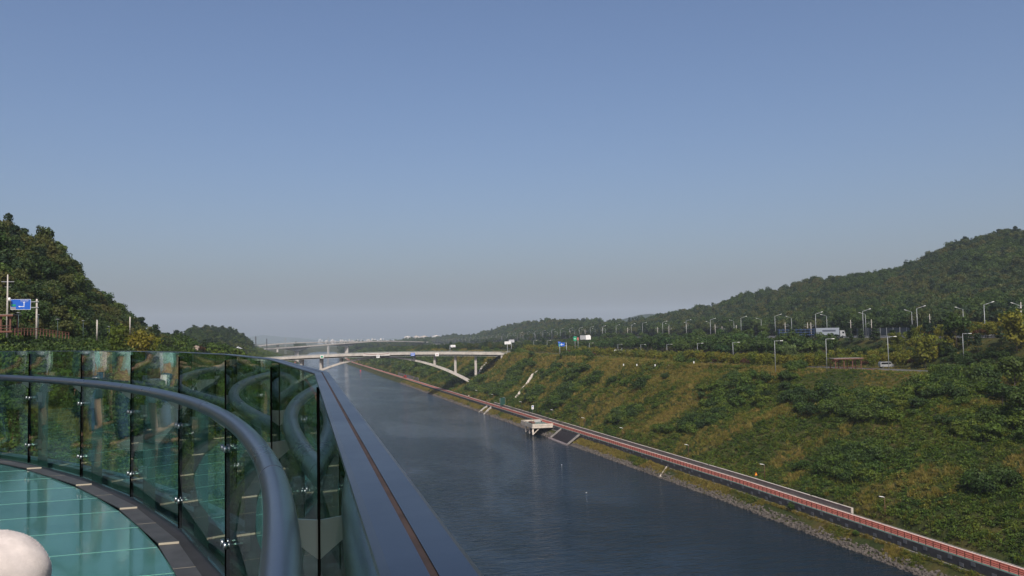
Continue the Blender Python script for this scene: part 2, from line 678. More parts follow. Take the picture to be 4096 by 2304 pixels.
def water():
    ys = np.concatenate([[-300, -60], np.arange(0, 3000, 60.0)])
    vs, fs = [], []
    for y in ys:
        s = float(shift(y))
        vs += [(s + 18, y, 0), (s + 112, y, 0)]
    for i in range(len(ys) - 1):
        fs.append((2 * i, 2 * i + 1, 2 * i + 3, 2 * i + 2))
    me = bpy.data.meshes.new('water')
    me.from_pydata(vs, [], fs)
    m_ = bpy.data.materials.new('canal_water')
    m_.use_nodes = True
    nt = m_.node_tree
    b = nt.nodes['Principled BSDF']
    b.inputs['Base Color'].default_value = (0.003, 0.010, 0.016, 1)
    b.inputs['IOR'].default_value = 1.333
    b.inputs['Specular IOR Level'].default_value = 0.22
    b.inputs['Specular Tint'].default_value = (0.44, 0.72, 1.0, 1)
    g = nt.nodes.new('ShaderNodeNewGeometry')
    # wind patches: smoother drifts against rippled water
    def N(t, **kw):
        n = nt.nodes.new(t)
        for k_, v_ in kw.items():
            n.inputs[k_.replace('_', ' ')].default_value = v_
        return n
    mp = N('ShaderNodeMapping', Scale=(0.026, 0.010, 1), Rotation=(0, 0, RAD(-10)))
    nt.links.new(g.outputs['Position'], mp.inputs['Vector'])
    pa = N('ShaderNodeTexNoise', Scale=1.0, Detail=5, Distortion=0.9, Roughness=0.6)
    nt.links.new(mp.outputs[0], pa.inputs['Vector'])
    ra = N('ShaderNodeMapRange', From_Min=0.40, From_Max=0.60)
    nt.links.new(pa.outputs['Fac'], ra.inputs['Value'])
    rr = N('ShaderNodeMapRange', To_Min=0.06, To_Max=0.11)
    nt.links.new(ra.outputs[0], rr.inputs['Value'])
    nt.links.new(rr.outputs[0], b.inputs['Roughness'])
    hsum = None
    for sx, sy, ang, amp in ((0.16, 0.55, 14, 1.0), (0.5, 1.5, 22, 0.45), (1.6, 3.4, 5, 0.18)):
        m1 = N('ShaderNodeMapping', Scale=(sx, sy, 1), Rotation=(0, 0, RAD(ang)))
        nt.links.new(g.outputs['Position'], m1.inputs['Vector'])
        w1 = N('ShaderNodeTexNoise', Scale=1.0, Detail=3, Roughness=0.5, Distortion=0.3)
        nt.links.new(m1.outputs[0], w1.inputs['Vector'])
        ma = nt.nodes.new('ShaderNodeMath')
        ma.operation = 'MULTIPLY_ADD'
        ma.inputs[1].default_value = amp
        nt.links.new(w1.outputs['Fac'], ma.inputs[0])
        if hsum is not None:
            nt.links.new(hsum, ma.inputs[2])
        else:
            ma.inputs[2].default_value = 0.0
        hsum = ma.outputs[0]
    st = N('ShaderNodeMapRange', To_Min=0.42, To_Max=1.0)
    nt.links.new(ra.outputs[0], st.inputs['Value'])
    bp = N('ShaderNodeBump', Distance=0.5)
    nt.links.new(st.outputs[0], bp.inputs['Strength'])
    nt.links.new(hsum, bp.inputs['Height'])
    nt.links.new(bp.outputs['Normal'], b.inputs['Normal'])
    me.materials.append(m_)
    o = link(bpy.data.objects.new('water', me))
    tag(o, kind='structure')


water()


def canal_line(q, y0, y1, step=8.0, z=0.0):
    ys = np.arange(y0, y1 + step * 0.5, step)
    return [(q + float(shift(y)), y, z) for y in ys]


# cycle path on the right bank: red surface, white lines, green verge strip, low walls
red_asphalt = mat('red_asphalt', (0.24, 0.060, 0.038), 0.85, noise=0.25, scale=0.5, bump=0.1, coords='World')
verge_green = mat('green_painted_kerb', (0.10, 0.24, 0.18), 0.8, noise=0.3, scale=0.8, coords='World')
line_white = mat('road_marking_white', (0.68, 0.62, 0.56), 0.7, noise=0.15, scale=1.0, coords='World')
line_worn = mat('road_marking_worn', (0.34, 0.11, 0.085), 0.7, noise=0.2, scale=0.7, coords='World')
Y0, Y1 = 60.0, 1700.0
pth = MB().csweep(Y0, Y1, 10, 4.0, [(108.72, -0.5), (108.72, 0.0), (112.4, 0.0), (112.4, -0.5)]).build('cycle_path', red_asphalt)
tag(pth, kind='structure')
MB().csweep(Y0, Y1, 10, 4.0, [(112.02, 0.004), (112.30, 0.004)], closed_prof=False).build('edge_line', line_white, pth)
MB().csweep(Y0, Y1, 10, 4.0, [(108.8, 0.004), (109.5, 0.004)], closed_prof=False).build('edge_line', line_worn, pth)
MB().csweep(Y0, Y1, 10, 4.0, [(108.30, -0.45), (108.30, 0.03), (108.715, 0.03), (108.715, -0.45)]).build('kerb_strip', verge_green, pth)
MB().csweep(Y0, Y1, 10, 4.0, [(112.41, -0.5), (112.41, 0.05), (112.75, 0.05), (112.75, -0.5)]).build('kerb', concrete_dark, pth)

# riverside retaining wall of dark block with paler blocks let in
wall_dark = mat('dark_block_wall', (0.052, 0.05, 0.052), 0.9, noise=0.3, scale=1.2, bump=0.4, bscale=3, coords='World')
wall_pale = mat('pale_block', (0.12, 0.125, 0.135), 0.9, noise=0.2, scale=2.0, coords='World')
PA, PB = 352.0, 371.0      # observation platform along the canal
rw = empty('retaining_wall', (108 + float(shift(150)), 150, 2.3))
tag(rw, 'dark block retaining wall with scattered paler squares below the red cycle path', 'wall')
MB().csweep(Y0, 700, 10, 0, [(108.0, 1.9), (107.98, 4.0), (108.30, 4.0), (108.30, 1.9)]).build('wall_face', wall_dark, rw, world=True)
MB().csweep(Y0, 700, 10, 0, [(107.70, 2.05), (107.70, 2.34), (107.978, 2.34), (107.978, 2.05)]).build('footing', concrete_dark, rw, world=True)
blk = MB().box((0, 0, 0), (0.06, 0.95, 0.62)).mesh('pale_block', wall_pale)
yb = 92.0
k = 0
while yb < 420:
    zz = 3.58 if k % 2 else 2.9
    if random.random() < 0.85:
        o = inst('pale_block', blk, rw, (107.965 + float(shift(yb)) - rw.location.x, yb - rw.location.y, zz - rw.location.z))
    yb += random.choice([1.6, 2.6, 3.4, 4.4])
    k += 1

# railing along the cycle path
rail_paint = mat('red_brown_rail_paint', (0.085, 0.028, 0.018), 0.55, noise=0.2, scale=3)
rl = empty('path_railing', (108.5, 150, 4.0))
tag(rl, 'red-brown post and rail fence along the water edge of the cycle path', 'railing')
pm = MB().box((0, 0, 0.53), (0.09, 0.09, 1.06)).mesh('post', rail_paint)
ys_p = []
yb = 66.0
while yb < 620:
    if not (PA - 0.3 < yb < PB + 0.3):
        ys_p.append(yb)
    yb += 1.85
for yb in ys_p[:298]:
    inst('post', pm, rl, (108.5 + float(shift(yb)) - 108.5, yb - 150, 0.03))
for zz in (0.30, 0.62, 0.98):
    for a, b_ in ((64.0, PA - 0.3), (PB + 0.3, 620.0)):
        MB().csweep(a, b_, 12, 4.0, [(108.47, zz), (108.47, zz + 0.075), (108.53, zz + 0.075), (108.53, zz)]).build('rail', rail_paint, rl, world=True)

# low grey wall on the uphill side of the path, its end near the viewer
lw_mat = mat('grey_render_wall', (0.135, 0.125, 0.115), 0.9, noise=0.18, scale=0.8, coords='World')
ye = float(ground(3285, 2062, 4.0)[1])
cw = empty('low_wall', (112.8, ye, 4.0))
tag(cw, 'long low grey concrete wall with pale coping uphill of the cycle path', 'wall')
yj = ye
seg = 9.0
while yj < 470:
    MB().csweep(yj + 0.02, yj + seg, seg, 4.0, [(112.80, -0.3), (112.80, 1.02), (113.2, 1.02), (113.2, -0.3)]).build('wall_panel', lw_mat, cw, world=True)
    MB().csweep(yj, yj + seg - 0.01, seg, 4.0, [(112.76, 1.021), (112.76, 1.12), (113.25, 1.12), (113.25, 1.021)]).build('coping', concrete, cw, world=True)
    yj += seg
MB().box((113.0, ye - 0.12, 4.45), (0.5, 0.22, 1.35)).build('end_block', concrete, cw, world=True)

# roads on the plateau and the highway
asphalt = mat('asphalt', (0.085, 0.083, 0.08), 0.9, noise=0.2, scale=0.4, coords='World')


def strip_on_ground(name, line, wd, m_, lift=0.12):
    pts = []
    for (x, y) in line:
        pts.append((x, y, hgt(x, y) + lift))
    return MB().sweep(pts, [(-wd / 2, -0.6), (-wd / 2, 0), (wd / 2, 0), (wd / 2, -0.6)]).build(name, m_)


def dens(pts, step):
    out = []
    for a, b_ in zip(pts[:-1], pts[1:]):
        L = math.dist(a, b_)
        n = max(1, int(L / step))
        for i in range(n):
            out.append((a[0] + (b_[0] - a[0]) * i / n, a[1] + (b_[1] - a[1]) * i / n))
    return out + [pts[-1]]


hw_line = [(hx(y) + 28, y) for y in np.arange(60, 2400, 40.0)]
hw = MB().sweep([(x, y, float(zh(y)) + 0.12) for x, y in hw_line], [(-26, -0.6), (-26, 0), (26, 0), (26, -0.6)]).build('highway', asphalt)
tag(hw, kind='structure')
for off in (-25, -18, 18, 25):
    MB().sweep([(x, y, float(zh(y)) + 0.125) for x, y in hw_line], [(off - 0.12, 0.0), (off + 0.12, 0.0)], closed_prof=False).build('lane_line', line_white, hw)
lower_line = dens([(184, 120), (187, 200), (186, 240), (180, 275), (172, 320), (168, 360), (167, 420), (170, 520), (168, 600), (162, 700), (150, 900)], 12)
lr_ = strip_on_ground('road', lower_line, 9, asphalt, 0.04)
tag(lr_, kind='structure')
sand = mat('sandy_path', (0.42, 0.33, 0.22), 0.95, noise=0.15, scale=0.6, coords='World')
foot = dens([(153, 335), (154, 420), (160, 520), (160, 570)], 10)
fp = strip_on_ground('footpath', foot, 2.6, sand, 0.16)
tag(fp, kind='structure')
foot = dens([(178, 190), (177, 225), (172, 255), (164, 285)], 6)
fp = strip_on_ground('footpath', foot, 3.0, sand, 0.16)
tag(fp, kind='structure')
# left bank: road and cycle path seen beyond the balustrade
p0, p1 = hit(1018, 1432), hit(1062, 1402)
left_road = dens([tuple(p0[:2] - (p1 - p0)[:2] * 0.5), tuple(p0[:2]), tuple(p1[:2])], 15)
lf = strip_on_ground('road', left_road, 9, asphalt, 0.25)
tag(lf, kind='structure')
lp = MB().csweep(30, 1500, 15, 4.25, [(17.5, -0.5), (17.5, 0), (20.8, 0), (20.8, -0.5)]).build('cycle_path', red_asphalt)
tag(lp, kind='structure')


# far hills fading into the haze
far_green = mat('far_wooded_slope', (0.025, 0.04, 0.03), 0.95, noise=0.3, scale=0.004, coords='World', bump=0.6, bscale=0.05)


def far_hill(name, sky_pts, depth, back, base=8.0):
    vs, fs = [], []
    rows = 9
    xs = [p[0] for p in sky_pts]
    ysk = [p[1] for p in sky_pts]
    pxs = np.linspace(xs[0], xs[-1], 90)
    rs = np.random.default_rng(len(name) + int(xs[0]))
    jit = np.cumsum(rs.normal(0, 0.5, 90))
    jit -= np.linspace(jit[0], jit[-1], 90)
    for i, p in enumerate(pxs):
        y = np.interp(p, xs, ysk) + jit[i] * 0.5
        top = at(p, y, depth)
        dirv = np.array([top[0], top[1]]) / np.linalg.norm(top[:2])
        for k in range(rows):
            t = k / (rows - 1) * 2 - 1          # front to back
            zz = base + (top[2] - base) * max(0.0, math.cos(t * math.pi / 2)) - (12 if abs(t) == 1 else 0)
            q = top[:2] + dirv * (t * back)
            vs.append((q[0], q[1], zz + (rs.normal(0, 2.0) if 0 < abs(t) < 1 else 0)))
    for i in range(89):
        for k in range(rows - 1):
            fs.append((i * rows + k, (i + 1) * rows + k, (i + 1) * rows + k + 1, i * rows + k + 1))
    o = MB().add(vs, fs, True).build(name, far_green)
    tag(o, kind='structure')


far_hill('hills', [(930, 1362), (1005, 1345), (1050, 1339), (1100, 1343), (1180, 1350), (1275, 1361), (1330, 1366)], 8300, 700)
far_hill('hills', [(1040, 1368), (1130, 1349), (1240, 1352), (1400, 1354), (1560, 1352), (1700, 1350), (1900, 1342)], 9800, 500)
far_hill('hills', [(2380, 1310), (2430, 1293), (2500, 1276), (2560, 1260), (2600, 1256), (2640, 1257), (2700, 1264), (2800, 1270), (2950, 1275)], 2600, 350, 20)


# ------------------------------------------------------------------ the skywalk the visitor stands on
HEADS = [19.6, 25.0, 30.4, 35.8, 41.2, 46.6, 52.0, 57.4, 62.8, 68.2, 73.6, 79.0]
SV = [np.array([-0.455, 2.03])]
for a in HEADS:
    SV.append(SV[-1] + 1.62 * np.array([-math.sin(RAD(a)), math.cos(RAD(a))]))
bk = [SV[0] - 1.90 * np.array([-math.sin(RAD(13.8)), math.cos(RAD(13.8))])]
for a in (8.4, 3.0, -2.4):
    bk.append(bk[-1] - 1.62 * np.array([-math.sin(RAD(a)), math.cos(RAD(a))]))
SV = bk[::-1] + SV
NV = len(SV)
IK = 4                              # index of the seam with the kink nearest the viewer


def seg_dir(i):
    i = min(max(i, 0), NV - 2)
    d = SV[i + 1] - SV[i]
    return d / np.linalg.norm(d)


def nrm_in(i):
    d = seg_dir(i - 1) + seg_dir(i)
    d /= np.linalg.norm(d)
    return np.array([-d[1], d[0]])


def offset_curve(off, per=10):
    P = [SV[i] + nrm_in(i) * off for i in range(NV)]
    out = []
    for i in range(NV - 1):
        p0, p1, p2, p3 = P[max(i - 1, 0)], P[i], P[i + 1], P[min(i + 2, NV - 1)]
        for k in range(per):
            t = k / per
            out.append(0.5 * ((2 * p1) + (p2 - p0) * t + (2 * p0 - 5 * p1 + 4 * p2 - p3) * t * t + (3 * p1 - p0 - 3 * p2 + p3) * t ** 3))
    return out + [P[-1]]


def L3(p, z):
    return loc(p[0], p[1], z)


cap_metal = mat('satin_grey_metal', (0.042, 0.060, 0.090), 0.30, metal=0.92, noise=0.06, scale=8)
tube_metal = mat('grey_painted_tube', (0.13, 0.155, 0.195), 0.28, metal=0.9, noise=0.05, scale=5)
worn(cap_metal, 0.25, 0.35, 3.0, 0.06)
worn(tube_metal, 0.26, 0.34, 2.5, 0.04)
rust = mat('rusty_brown_sealant', (0.035, 0.021, 0.015), 0.8, noise=0.4, scale=30)
chrome = mat('polished_steel', (0.40, 0.42, 0.42), 0.30, metal=1.0)
teal_steel = mat('dark_teal_steel', (0.045, 0.075, 0.078), 0.45, noise=0.15, scale=4)
plate_mat = mat('dark_grey_plate', (0.050, 0.050, 0.053), 0.55, metal=0.2, noise=0.3, scale=5, bump=0.08, bscale=30)
lip_mat = mat('cream_sealant', (0.38, 0.34, 0.26), 0.7)
gl_rail = glass('green_tinted_glass', (0.74, 0.885, 0.825), 1.40)
BH = 1.30

bal = empty('glass_balustrade', L3(SV[IK], 0))
tag(bal, 'curved green glass balustrade with grey metal handrail in the foreground', 'balustrade')
for i in range(NV - 1):
    a, b_ = SV[i], SV[i + 1]
    d = seg_dir(i)
    n_in = np.array([-d[1], d[0]])
    g = 0.011
    a2, b2 = a + d * g, b_ - d * g
    poly = [L3(a2 + n_in * 0.009, 0.0), L3(b2 + n_in * 0.009, 0.0), L3(b2 + n_in * 0.009, BH - 0.0058), L3(a2 + n_in * 0.009, BH - 0.0058)]
    th = L3(a2 - n_in * 0.009, 0) - L3(a2 + n_in * 0.009, 0)
    MB().slab(poly, th).build('glass_panel', gl_rail, bal, world=True)
    # metal cap on the glass edge, two lips with a brown joint between
    capw = 0.0170
    cpts = [L3(a + d * 0.0015, BH), L3(b_ - d * 0.0015, BH)]
    c = MB().sweep(cpts, [(-capw, -0.0055), (-capw, -0.002), (-capw + 0.003, 0.0), (-0.0015, 0.0), (-0.0015, -0.0025), (0.0015, -0.0025), (0.0015, 0.0), (capw - 0.003, 0.0), (capw, -0.002), (capw, -0.0055)]).build('top_cap', cap_metal, bal, world=True)
    MB().sweep([L3(a + d * 0.004, BH), L3(b_ - d * 0.004, BH)], [(-0.0014, -0.0024), (-0.0014, -0.0006), (0.0014, -0.0006), (0.0014, -0.0024)]).build('joint_strip', rust, c, world=True)
for i in range(1, NV - 1):
    ni = nrm_in(i)
    t = np.array([ni[1], -ni[0]])
    p = SV[i]
    MB().box(L3(p, BH / 2 - 0.02), (0.024, 0.027, BH - 0.030), rz=-HEAD + math.atan2(ni[1], ni[0])).build('silicone_joint', black_silicone, bal, world=True)
    # outside fin post with rounded head
    prof = [(0.10, -0.35), (0.10, 0.72), (0.11, 0.84), (0.135, 0.90), (0.16, 0.91), (0.19, 0.88), (0.20, 0.80), (0.20, -0.35)]
    poly = [L3(p - ni * a_ - t * 0.012, z_) for a_, z_ in prof]
    th = L3(p + t * 0.024, 0) - L3(p, 0)
    MB().slab(poly, th).build('post', teal_steel, bal, world=True)
    for zc in (0.20, 0.75):
        m_ = MB()
        for sgn in (-1, 1):
            q = p + t * 0.045 * sgn
            m_.tube([L3(q + ni * 0.030, zc), L3(q + ni * 0.012, zc)], 0.020, 10)
            m_.tube([L3(q - ni * 0.012, zc), L3(q - ni * 0.075, zc)], 0.012, 8)
        m_.bar(L3(p - t * 0.06 - ni * 0.08, zc), L3(p + t * 0.06 - ni * 0.08, zc), 0.016, 0.05)
        m_.box(L3(p - ni * 0.100, zc), (0.05, 0.045, 0.11), rz=-HEAD + math.atan2(ni[1], ni[0]))
        m_.build('clamp', chrome, bal, world=True)
    # bracket carrying the handrail
    q0, q1 = p + ni * 0.012, p + ni * 0.085
    poly = [L3(q0 - t * 0.003, 0.955), L3(q1 - t * 0.003, 0.965), L3(q1 - t * 0.003, 0.925), L3(q0 - t * 0.003, 0.865)]
    MB().slab(poly, L3(p + t * 0.006, 0) - L3(p, 0)).build('bracket', chrome, bal, world=True)
hr_curve = offset_curve(0.098, 10)
MB().tube([L3(p, 0.98) for p in hr_curve], 0.037, 24).build('handrail', tube_metal, bal, world=True)
for s in range(3, len(hr_curve) - 2, 18):
    s2 = s + 4 if s > 3 else s
    if s2 + 1 < len(hr_curve):
        d_ = (hr_curve[s2 + 1] - hr_curve[s2])
        d_ /= np.linalg.norm(d_)
        MB().tube([L3(hr_curve[s2], 0.98), L3(hr_curve[s2] + d_ * 0.008, 0.98)], 0.0382, 24).build('sleeve', tube_metal, bal, world=True)

# deck: parallel strips of teal glass, dark border plates, gutter, edge beams
deck = empty('observation_deck', L3(SV[IK], -0.5))
tag(deck, 'curved walkway floor of teal glass strips with dark metal border plates', 'walkway')


def floor_glass():
    m = bpy.data.materials.new('teal_floor_glass')
    m.use_nodes = True
    nt = m.node_tree
    b = nt.nodes['Principled BSDF']
    out = nt.nodes['Material Output']
    g = nt.nodes.new('ShaderNodeNewGeometry')
    n = nt.nodes.new('ShaderNodeTexNoise')
    n.inputs['Scale'].default_value = 1.1
    n.inputs['Detail'].default_value = 5
    nt.links.new(g.outputs['Position'], n.inputs['Vector'])
    r = nt.nodes.new('ShaderNodeValToRGB')
    r.color_ramp.elements[0].position = 0.35
    r.color_ramp.elements[0].color = (0.036, 0.108, 0.108, 1)
    r.color_ramp.elements[1].position = 0.7
    r.color_ramp.elements[1].color = (0.060, 0.168, 0.158, 1)
    oi = nt.nodes.new('ShaderNodeObjectInfo')
    ad = nt.nodes.new('ShaderNodeMath')
    ad.operation = 'MULTIPLY_ADD'
    ad.inputs[1].default_value = 0.30
    nt.links.new(oi.outputs['Random'], ad.inputs[0])
    nt.links.new(n.outputs['Fac'], ad.inputs[2])
    r.color_ramp.elements[0].position = 0.42
    r.color_ramp.elements[1].position = 0.92
    nt.links.new(ad.outputs[0], r.inputs['Fac'])
    nt.links.new(r.outputs['Color'], b.inputs['Base Color'])
    b.inputs['Roughness'].default_value = 0.07
    b.inputs['IOR'].default_value = 1.5
    n3 = nt.nodes.new('ShaderNodeTexNoise')
    n3.inputs['Scale'].default_value = 2.2
    n3.inputs['Detail'].default_value = 2
    nt.links.new(g.outputs['Position'], n3.inputs['Vector'])
    mr = nt.nodes.new('ShaderNodeMapRange')
    mr.inputs['To Min'].default_value = 0.02
    mr.inputs['To Max'].default_value = 0.12
    nt.links.new(n3.outputs['Fac'], mr.inputs['Value'])
    nt.links.new(mr.outputs[0], b.inputs['Roughness'])
    tr = nt.nodes.new('ShaderNodeBsdfTransparent')
    tr.inputs[0].default_value = (0.35, 0.7, 0.6, 1)
    ms = nt.nodes.new('ShaderNodeMixShader')
    ms.inputs[0].default_value = 0.12
    nt.links.new(b.outputs[0], ms.inputs[1])
    nt.links.new(tr.outputs[0], ms.inputs[2])
    nt.links.new(ms.outputs[0], out.inputs['Surface'])
    return m


fg = floor_glass()
edge_mat = mat('teal_edge_highlight', (0.16, 0.38, 0.31), 0.3)  # pale teal paints the highlight along each floor panel's far edge
EV = np.array([math.sin(RAD(72)), math.cos(RAD(72))])
NVEC = np.array([-math.cos(RAD(72)), math.sin(RAD(72))])


def on_curve(curve, n):
    v = np.array([p @ NVEC for p in curve])
    k = np.where((v[:-1] <= n) & (v[1:] > n))[0]
    if len(k) == 0:
        return None
    k = k[0]
    t = (n - v[k]) / (v[k + 1] - v[k])
    return curve[k] * (1 - t) + curve[k + 1] * t


c_in, c_out, c_floor = offset_curve(0.24), offset_curve(0.115), offset_curve(0.25)
nk = 5.56 - 0.725 * 11
rows = []
while nk < 18:
    if on_curve(c_floor, nk) is not None:
        rows.append(nk)
    nk += 0.725
for k in range(len(rows) - 1):
    a, b_ = on_curve(c_floor, rows[k] + 0.004), on_curve(c_floor, rows[k + 1] - 0.004)
    if a is None or b_ is None:
        continue
    Lr = 3.2 if rows[k] < 9 else 7.0
    Lr = 3.2 + max(0.0, rows[k] - 6) * 0.55
    z_ = random.uniform(-0.001, 0.001)
    # second cross joint: two panels to the row
    for (u0, u1) in ((0, Lr * 0.5 - 0.003), (Lr * 0.5 + 0.003, Lr)):
        poly = [L3(a - EV * u0, z_), L3(b_ - EV * u0, z_), L3(b_ - EV * u1, z_), L3(a - EV * u1, z_)]
        f = MB().slab(poly, (0, 0, -0.035)).build('floor_panel', fg, deck, world=True)
        ed = b_ - NVEC * 0.012
        MB().slab([L3(ed - EV * (u0 + 0.002), z_ + 0.0015), L3(b_ - EV * (u0 + 0.002), z_ + 0.0015), L3(b_ - EV * (u1 - 0.002), z_ + 0.0015), L3(ed - EV * (u1 - 0.002), z_ + 0.0015)], (0, 0, -0.001)).build('edge_highlight', edge_mat, f, world=True)
for k in range(0, len(rows) - 2, 2):
    a, b_ = on_curve(c_in, rows[k] + 0.012), on_curve(c_in, rows[k + 2] + 0.03)
    c, d = on_curve(c_out, rows[k + 2] + 0.03), on_curve(c_out, rows[k] + 0.012)
    if a is None or b_ is None or c is None or d is None:
        continue
    z0 = 0.022
    z1 = 0.010
    f = MB().slab([L3(a, z0), L3(b_, z1), L3(c, z1), L3(d, z0)], (0, 0, -0.008)).build('border_plate', plate_mat, deck, world=True)
    MB().slab([L3(a - NVEC * 0.008, z0 + 0.001), L3(a - NVEC * 0.001, z0 + 0.001), L3(d - NVEC * 0.001, z0 + 0.001), L3(d - NVEC * 0.008, z0 + 0.001)], (0, 0, -0.014)).build('end_lip', lip_mat, f, world=True)
    mid0, mid1 = a * 0.5 + b_ * 0.5, d * 0.5 + c * 0.5
    MB().slab([L3(mid0, 0.0175), L3(mid0 + NVEC * 0.004, 0.0175), L3(mid1 + NVEC * 0.004, 0.0175), L3(mid1, 0.0175)], (0, 0, -0.0005)).build('scratch_line', lip_mat, f, world=True)
gut = offset_curve(0.0, 4)
MB().sweep([L3(p, 0) for p in gut], [(-0.26, -0.06), (-0.26, -0.040), (0.06, -0.040), (0.06, -0.06)]).build('gutter', mat('gutter_metal', (0.014, 0.014, 0.016), 0.7, noise=0.4, scale=6), deck, world=True)
MB().sweep([L3(p, 0) for p in gut], [(-0.40, -0.62), (-0.40, -0.065), (0.0, -0.065), (0.0, -0.62)]).build('ring_girder', teal_steel, deck, world=True)
ledge = mat('blue_grey_ledge', (0.075, 0.115, 0.125), 0.5, noise=0.2, scale=3)
for o0, o1, z0, z1 in ((0.30, 0.36, -0.16, -0.06), (0.52, 0.60, -0.20, -0.10), (0.30, 0.60, -0.30, -0.25)):
    MB().sweep([L3(p, 0) for p in gut], [(o0, z0), (o0, z1), (o1, z1), (o1, z0)]).build('edge_beam', ledge, deck, world=True)
bcurve = offset_curve(-0.44, 4)
for j in range(0, len(bcurve) - 1, 1):
    d = bcurve[j + 1] - bcurve[j]
    MB().box(L3(bcurve[j], -0.17), (0.10, 0.16, 0.14), rz=-HEAD + math.atan2(d[1], d[0])).build('spacer_block', ledge, deck, world=True)


# ------------------------------------------------------------------ visitors
def skin_mesh(name, verts, edges, radii, root=0, sub=2):
    me = bpy.data.meshes.new(name)
    me.from_pydata(verts, edges, [])
    o = bpy.data.objects.new(name, me)
    COL.objects.link(o)
    sk = o.modifiers.new('s', 'SKIN')
    sk.use_smooth_shade = True
    lay = me.skin_vertices[0].data if me.skin_vertices else None
    if lay is None:
        bm = bmesh.new()
        bm.from_mesh(me)
        bm.verts.layers.skin.verify()
        bm.to_mesh(me)
        bm.free()
        lay = me.skin_vertices[0].data
    for i, r in enumerate(radii):
        lay[i].radius = (r, r) if np.isscalar(r) else r
        lay[i].use_root = (i == root)
    sb = o.modifiers.new('u', 'SUBSURF')
    sb.levels = sub
    sb.render_levels = sub
    bpy.context.view_layer.update()
    dg = bpy.context.evaluated_depsgraph_get()
    out = bpy.data.meshes.new_from_object(o.evaluated_get(dg))
    out.name = name
    bpy.data.objects.remove(o)
    return out


